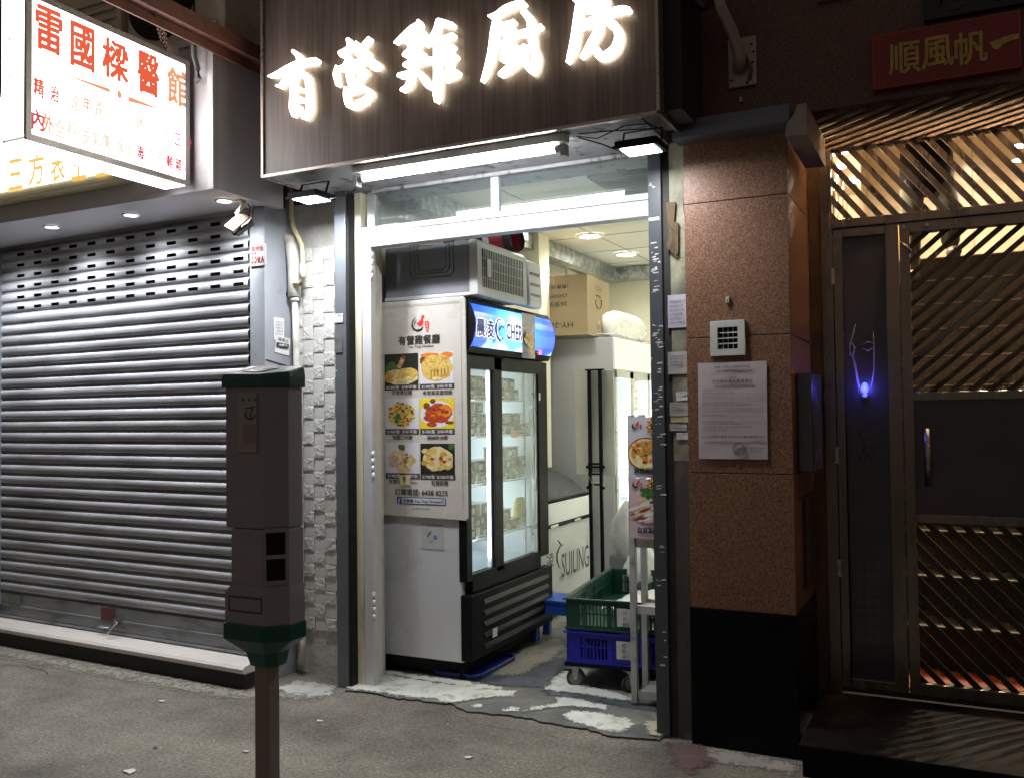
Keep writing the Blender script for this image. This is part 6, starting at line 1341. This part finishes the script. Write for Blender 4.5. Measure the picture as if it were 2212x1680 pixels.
b = MB(); b.box(-.435,-.262,4.143,4.155,.19,2.07); b.build('etched_panel', pan_m, mt)
b = MB(); b.box(-.208,-.168,4.125,4.175,.15,2.108); b.box(-.168,XR,4.125,4.175,2.065,2.108); b.box(-.168,XR,4.125,4.175,1.365,1.40); b.box(-.168,XR,4.125,4.175,.86,.895); b.box(-.168,XR,4.125,4.175,.15,.20); b.box(XR-.03,XR,4.125,4.175,.2,2.065); b.build('door_leaf', ss_m, mt, bevel=.003)
b = MB(); b.box(-.168,XR-.03,4.14,4.158,.895,1.365); b.build('solid_panel', pan_m, mt)
b = MB(); h0 = at(2003,925,Y=4.1); b.tube([(h0.x,4.09,1.015),(h0.x,4.09,1.25)], .014, 12); b.tube([(h0.x,4.09,1.04),(h0.x,4.14,1.04)], .008, 8); b.tube([(h0.x,4.09,1.225),(h0.x,4.14,1.225)], .008, 8); b.build('handle', M('satin handle', (.3,.3,.3), .25, .9), mt)
def slats(x0, x1_, z0_, z1_, dirn, name, step=.07, wd=.026, ang=43, y0=4.14, y1=4.16):
    tn_ = math.tan(math.radians(ang)); H = z1_-z0_; w2 = wd/math.sin(math.radians(ang)); q = MB()
    x = x0-H/tn_-.02; k = 0
    while x < x1_+H/tn_:
        # quad in (x,z): bottom edge x..x+w2, top edge shifted; clip to x-range
        P_ = [(x,z0_),(x+w2,z0_),(x+w2+H/tn_,z1_),(x+H/tn_,z1_)]
        if dirn < 0: P_ = [(x0+x1_-a,c) for a, c in P_][::-1]
        def clip(P, xc, keep):
            out = []
            for i in range(len(P)):
                a, c = P[i], P[(i+1) % len(P)]; ia = (a[0]-xc)*keep >= 0; ic = (c[0]-xc)*keep >= 0
                if ia: out.append(a)
                if ia != ic: t = (xc-a[0])/(c[0]-a[0]); out.append((xc, a[1]+(c[1]-a[1])*t))
            return out
        P_ = clip(P_, x0, 1); 
        if len(P_) > 2: P_ = clip(P_, x1_, -1)
        if len(P_) > 2:
            q.prism([(a,y0,c) for a, c in P_], (0,y1-y0,0))
        x += step
    return q.build(name, ss_m if name[0] == 't' else dk_m, mt)
slats(-.475,XR,2.15,2.455,-1,'transom_slats',.061,.0245,52,4.14,4.152)
slats(-.168,XR-.03,1.40,2.065,1,'upper_slats',.070,.0205,41,4.14,4.152)
b = MB(); G4 = lambda x, y: at(1693.6+.3855*x, 129.8+.3855*y, Y=4.139); P_ = [G4(620,1660), G4(780,1660), G4(1700,800), G4(1700,690)]; P_ = [Vector((min(XR-.03,max(-.168,p.x)),4.137,min(2.065,max(1.40,p.z)))) for p in P_]; b.prism(P_, (0,.022,0)); b.build('diagonal_plate', pan_m, mt)
slats(-.168,XR-.03,.20,.86,-1,'lower_slats',.066,.024,46,4.14,4.152)
hb_ = M('bright hinge', (.5,.48,.45), .25, .9)
for x in (-.19,-.1): b = MB(); b.tube([(x,4.126,2.09),(x,4.108,2.09)], .008, 8); b.build('rivet', hb_, mt)
b = MB(); b.tube([(-.198,4.12,2.03),(-.185,4.10,2.01),(-.17,4.10,1.995),(-.165,4.12,1.98)], .006, 6); b.build('door_closer', hb_, mt); b = MB(); b.tube([(-.16,4.12,1.40),(-.14,4.10,1.395)], .005, 6); b.build('door_stop', hb_, mt)
for z in (1.87,1.10,.62): b = MB(); b.box(-.48,-.466,4.11,4.125,z,z+.07); b.box(-.478,-.45,4.108,4.125,z+.069,z+.071); b.build('hinge', hb_, mt)
# etched decoration, plus outline and blue glow imitating a reflection
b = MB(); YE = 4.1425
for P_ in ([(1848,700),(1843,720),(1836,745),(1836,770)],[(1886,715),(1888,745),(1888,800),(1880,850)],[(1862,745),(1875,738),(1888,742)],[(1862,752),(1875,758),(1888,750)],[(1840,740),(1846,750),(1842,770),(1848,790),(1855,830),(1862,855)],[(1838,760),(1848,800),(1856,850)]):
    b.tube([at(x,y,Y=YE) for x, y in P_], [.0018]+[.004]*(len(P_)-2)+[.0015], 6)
b.build('reflection_outline', M('painted reflection line', (.55,.52,.62), .3, .3), mt)  # bright lines drawn for a street reflection in the polished panel
b = MB()
for i in range(26):
    a = random.uniform(.2,2.9); L_ = random.uniform(.03,.09); c = at(1870+random.uniform(-14,14), random.choice([905,950,985,1010])+random.uniform(-20,20), Y=YE)
    b.add([c, c+Vector((L_*math.cos(a)*.5+.004,0,L_*math.sin(a)*.5)), c+Vector((L_*math.cos(a),0,L_*math.sin(a)-.01)), c+Vector((L_*math.cos(a)*.5-.004,0,L_*math.sin(a)*.5))], [(0,1,2,3)])
b.build('etched_leaves', M('matt etched leaf', (.02,.02,.025), .6), mt)
b = MB()
for cx_ in (1857,1878,1894):
    for k in range(9): a = at(cx_-7,1212+k*20,Y=YE); c = at(cx_+7,1228+k*20,Y=YE); b.box(min(a.x,c.x),max(a.x,c.x),YE-.0006,YE+.002,c.z,a.z)
b.build('etched_blocks', M('matt etched block', (.09,.09,.09), .5), mt)
bl_ = thing('blue_reflection', 'small blue glow added for a reflection on the narrow gate leaf', 'lamp', at(1868,838,Y=4.12))
b = MB(); c = at(1868,838,Y=4.125); o = len(b.v); b.lathe(c, [(.001,-.026),(.012,-.018),(.016,-.004),(.012,.014),(.006,.022),(.001,.024)], 14); b.build('glow_blob', M('blue reflection glow', (.06,.08,1), es=2.5), bl_)  # glowing blob added for a blue reflection, no lamp hangs here
b = MB(); b.lathe(c, [(.012,-.040),(.014,-.026),(.001,-.026)], 12); b.build('holder', M('grey glow base', (.3,.3,.35), .4), bl_)  # stub added below the glow, no real fitting
l = bpy.data.lights.new('blue_glow', 'POINT'); l.energy = .35; l.color = (.12,.1,1); l.shadow_soft_size = .02; lo_ = bpy.data.objects.new('blue_glow', l); COL.objects.link(lo_); lo_.parent = bl_; lo_.location = Vector((.0,-.03,.0))+c-Vector(bl_['_o'])  # added point light spreading the blue reflection around
# soffit bars over the gate, shaped to imitate stripes of light there
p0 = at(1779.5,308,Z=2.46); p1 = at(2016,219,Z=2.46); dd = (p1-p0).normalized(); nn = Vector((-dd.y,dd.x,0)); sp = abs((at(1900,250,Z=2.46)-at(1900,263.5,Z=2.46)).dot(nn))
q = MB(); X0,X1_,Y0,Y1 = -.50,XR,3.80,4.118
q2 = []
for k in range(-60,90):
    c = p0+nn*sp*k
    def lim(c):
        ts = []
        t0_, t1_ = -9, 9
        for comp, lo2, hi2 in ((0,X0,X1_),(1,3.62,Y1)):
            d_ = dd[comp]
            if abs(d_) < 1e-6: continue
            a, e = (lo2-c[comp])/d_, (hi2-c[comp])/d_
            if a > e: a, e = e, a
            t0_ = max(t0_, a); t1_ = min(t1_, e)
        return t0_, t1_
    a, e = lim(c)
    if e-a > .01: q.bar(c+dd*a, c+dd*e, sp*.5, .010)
pc = thing('porch_ceiling', 'porch ceiling with added dark diagonal bars imitating light stripes over the gate', 'ceiling', (.1,3.9,2.45)); q.build('light_stripe_bars', M('brown stripe bar', (.07,.05,.04), .4, .3), pc)
cav = M('cream cavity board', (.72,.62,.48), .5, 0, .05)
b = MB(); b.box(-.56,1.0,3.801,5.2,2.80,2.82); b.box(-.56,-.53,3.801,4.12,2.476,2.80); b.build('cream_board', cav, pc)  # added board behind the bars, forms the bright stripes between them
area('porch_fill_light', (.15,3.95,2.60), 70, (1,.80,.56), 1.1, .08, (math.pi,0,0), parent=pc)  # added fill light without a fitting, brightens the board above the bars

# ------------------------------------------------------------------ LOBBY behind the gate
marb = M('cream marble', (.62,.52,.40), .2, 0, .12, 3, 0, 40, stretch=(1,1,2.5), col2=(.48,.38,.28), amt=.58, ms=2.5, sharp=.12)
b = MB(); b.box(-1.0,-.93,4.2,11.5,0,4.5); b.box(1.35,1.42,4.6,11.5,0,4.5); b.box(-1.0,1.42,11.5,11.6,0,4.6); b.box(-.93,-.575,4.2,4.26,0,2.8); b.build('lobby_wall', marb, label='cream marble walls of the lit stair hall behind the gate', category='wall')
b = MB()
for y in (5.3,6.1,6.9,7.7,8.5,9.3): b.box(-.93,-.925,y-.004,y+.004,.2,4.4)
for x in (-.4,.2,.8): b.box(x-.004,x+.004,11.494,11.5,2,4.4)
b.build('marble_joint', M('marble joint', (.25,.18,.12), .5), label='thin joint lines in the stair hall marble', category='joint')
b = MB(); b.box(-1.0,1.42,4.2,11.6,4.4,4.46); b.box(-1.0,1.42,4.2,4.3,2.82,4.4); b.build('lobby_ceiling', cream, label='cream ceiling of the lit stair hall', category='ceiling')
b = MB(); b.box(-.93,-.72,5.2,8.4,3.2,3.5); b.box(.40,1.35,5.2,7.0,3.2,3.5); bh = b.build('bulkhead', cream, label='cream bulkheads with round lights along the stair hall', category='bulkhead')
bh['_o'] = tuple(bh.location)
hot = M('lit hall lamp', (1,.86,.62), es=22)
for px, py in ((1812,332),(1812,362),(1842,393)):
    c = at(px,py,Z=3.19); q = MB(); q.lathe(c, [(.001,0),(.06,0)], 20); q.build('hall_lamp', hot, bh); spot('hall_beam', c-Vector((0,0,.02)), 75, (1,.80,.55), 2.9, .6, .05, parent=bh)
for px, py in ((2204,316),(2206,346)):
    c = at(px,py,Z=3.19); q = MB(); q.lathe(c, [(.001,0),(.06,0)], 20); q.build('hall_lamp', hot, bh); spot('hall_beam', c-Vector((0,0,.02)), 75, (1,.80,.55), 2.9, .6, .05, parent=bh)
for x, y in ((.2,8.8),(.2,10.2)): 
    q = MB(); q.lathe((x,y,4.39), [(.001,0),(.08,0)], 20); q.build('hall_lamp', hot, bh); spot('hall_beam', (x,y,4.37), 230, (1,.80,.55), 2.8, .6, .08, parent=bh)
stp = granite('dark stair stone', (.034,.028,.021), (.018,.015,.012), (.055,.045,.035), .6, 90)
b = MB(); nos = MB()
b.box(-.93,1.35,4.19,4.62,.0,.14)
for k in range(12):
    z = .14+.19*(k+1); y = 4.62+.24*k; b.box(-.93,1.35,y,y+.24,z-.19,z); nos.box(-.93,1.35,y-.012,y+.012,z-.003,z+.004)
b.box(-.93,1.35,4.62+2.88,11.5,2.2,2.419)
stt = thing('staircase', 'dark stone stairs climbing up behind the metal gate', 'stairs', (.2,6,0)); b.build('steps', stp, stt); nos.build('nosing', M('pale nosing', (.16,.135,.11), .4), stt)
b = MB(); b.box(-.45,.8,4.22,4.55,.142,.15); b.build('floor_mat', M('orange red mat', (.42,.075,.03), .7, 0, .3, 30, .3, 120), label='orange red mat on the floor just behind the gate', category='mat')
rl = thing('stair_rail', 'shiny steel handrail with balusters on the left of the stairs', 'railing', (-.8,5,.3))
b = MB(); b.tube([(-.8,4.7,1.15),(-.8,7.7,3.5),(-.8,8.8,3.5)], .022, 10); b.build('handrail', M('bright rail', (.7,.62,.5), .15, 1), rl)
for k in range(9):
    y = 4.8+.36*k; z = .3+.77*(y-4.62); q = MB(); q.tube([(-.8,y,z),(-.8,y,z+.88)], .011, 8); q.build('baluster', M('bright rail', (.7,.62,.5), .15, 1), rl)
b = MB(); p = at(1925,560,Y=6.9); b.box(p.x-.02,p.x+.10,7.5,7.54,2.55,2.80); b.build('hall_board', M('orange board', (.5,.28,.08), .5), label='small orange board behind the legs of the person on the stairs', category='board')
# person on the stairs
PX = at(2005,500,Y=7.15).x; PZ = .14+.19*11
pr_ = thing('person', 'person in black jacket and grey trousers standing on the stairs behind the gate', 'person', (PX,7.12,PZ), math.radians(12))
pr_.location.y = 7.16
def skin(name, verts, edges, radii, mat, parent, root=0):
    me = bpy.data.meshes.new(name); me.from_pydata(verts, edges, []); o = bpy.data.objects.new(name, me); COL.objects.link(o)
    mo = o.modifiers.new('Skin', 'SKIN'); mo.use_smooth_shade = True
    if not me.skin_vertices: me.attributes  # layer is added with the modifier
    for v, r in zip(me.skin_vertices[0].data, radii): v.radius = r if isinstance(r, tuple) else (r, r)
    me.skin_vertices[0].data[root].use_root = True
    s2 = o.modifiers.new('Sub', 'SUBSURF'); s2.levels = 1; s2.render_levels = 2
    bpy.context.view_layer.update(); dg = bpy.context.evaluated_depsgraph_get(); m2 = bpy.data.meshes.new_from_object(o.evaluated_get(dg)); bpy.data.objects.remove(o)
    m2.materials.clear(); m2.materials.append(mat)
    for p in m2.polygons: p.use_smooth = True
    o = bpy.data.objects.new(name, m2); COL.objects.link(o); o.parent = parent; return o
skinm = M('skin', (.45,.27,.19), .5, 0, .04)
V_ = [(0,0,.93),(0,.01,1.12),(0,.01,1.36),(0,0,1.45),(0,-.01,1.53),(0,-.02,1.62),(0,-.01,1.69),(-.09,0,.88),(-.11,.0,.48),(-.12,.04,.09),(-.12,-.1,.04),(.09,0,.88),(.13,-.06,.5),(.15,.02,.24),(.15,-.12,.20),(-.19,.01,1.42),(-.24,.02,1.14),(-.20,-.12,.98),(.19,.01,1.42),(.25,0,1.15),(.17,-.18,1.12),(-.18,-.16,.94),(.12,-.24,1.14)]
E_ = [(0,1),(1,2),(2,3),(3,4),(4,5),(5,6),(0,7),(7,8),(8,9),(9,10),(0,11),(11,12),(12,13),(13,14),(2,15),(15,16),(16,17),(2,18),(18,19),(19,20),(17,21),(20,22)]
R_ = [(.14,.1),(.12,.09),(.15,.1),(.07,.06),(.05,.05),(.075,.09),(.06,.07),.08,.055,.04,.035,.08,.055,.04,.035,.055,.042,.03,.055,.042,.03,.028,.028]
skin('body', V_, E_, R_, skinm, pr_)
skin('trousers', [(0,0,.97),(0,0,.9),(-.09,0,.84),(-.11,0,.48),(-.12,.03,.05),(.09,0,.84),(.13,-.06,.5),(.15,.01,.22)], [(0,1),(1,2),(2,3),(3,4),(1,5),(5,6),(6,7)], [(.155,.115),(.16,.12),.10,.08,.065,.10,.08,.068], M('grey green trousers', (.06,.063,.056), .85, 0, .1, 10, spec=.1), pr_)
skin('jacket', [(0,0,.60),(0,0,.82),(0,0,1.12),(0,.01,1.36),(0,0,1.46),(-.19,.01,1.42),(-.24,.02,1.14),(-.20,-.11,.99),(.19,.01,1.42),(.25,0,1.15),(.18,-.16,1.12)], [(0,1),(1,2),(2,3),(3,4),(3,5),(5,6),(6,7),(3,8),(8,9),(9,10)], [(.215,.17),(.20,.16),(.18,.14),(.19,.13),(.08,.08),.075,.06,.045,.075,.06,.045], M('black jacket', (.007,.007,.008), .85, spec=.05), pr_)
skin('hair', [(0,.03,1.62),(0,.015,1.70),(0,.01,1.735)], [(0,1),(1,2)], [(.07,.07),(.082,.095),(.05,.055)], M('black hair', (.01,.008,.008), .5), pr_)
for x, y, z in ((-.12,-.03,.03),(.15,-.05,.2)): skin('shoe', [(x,y+.06,z+.01),(x,y-.04,z),(x,y-.13,z-.005)], [(0,1),(1,2)], [.045,.05,.038], M('dark shoe', (.02,.02,.02), .5), pr_)
# ------------------------------------------------------------------ gate step
gs = thing('gate_step', 'black polished stone step in front of the metal gate', 'step', (.1,3.8,0))
b = MB(); b.box(-.551,1.0,3.44,4.25,.088,.12); b.build('tread', M('dark polished tread', (.006,.0057,.0055), .55, 0, .5, 7, .04, 60, col2=(.015,.0135,.012), amt=.6, ms=5, spec=.06), gs, bevel=.006)
b = MB(); b.box(-.54,1.0,3.455,4.25,0,.088); b.build('riser', blk, gs)
# ------------------------------------------------------------------ opposite side of the street (faint, seen only in reflections) is left to the world light
bpy.data.objects.remove(_to); bpy.data.curves.remove(_tc)
for o in bpy.data.objects:
    if '_o' in o: del o['_o']
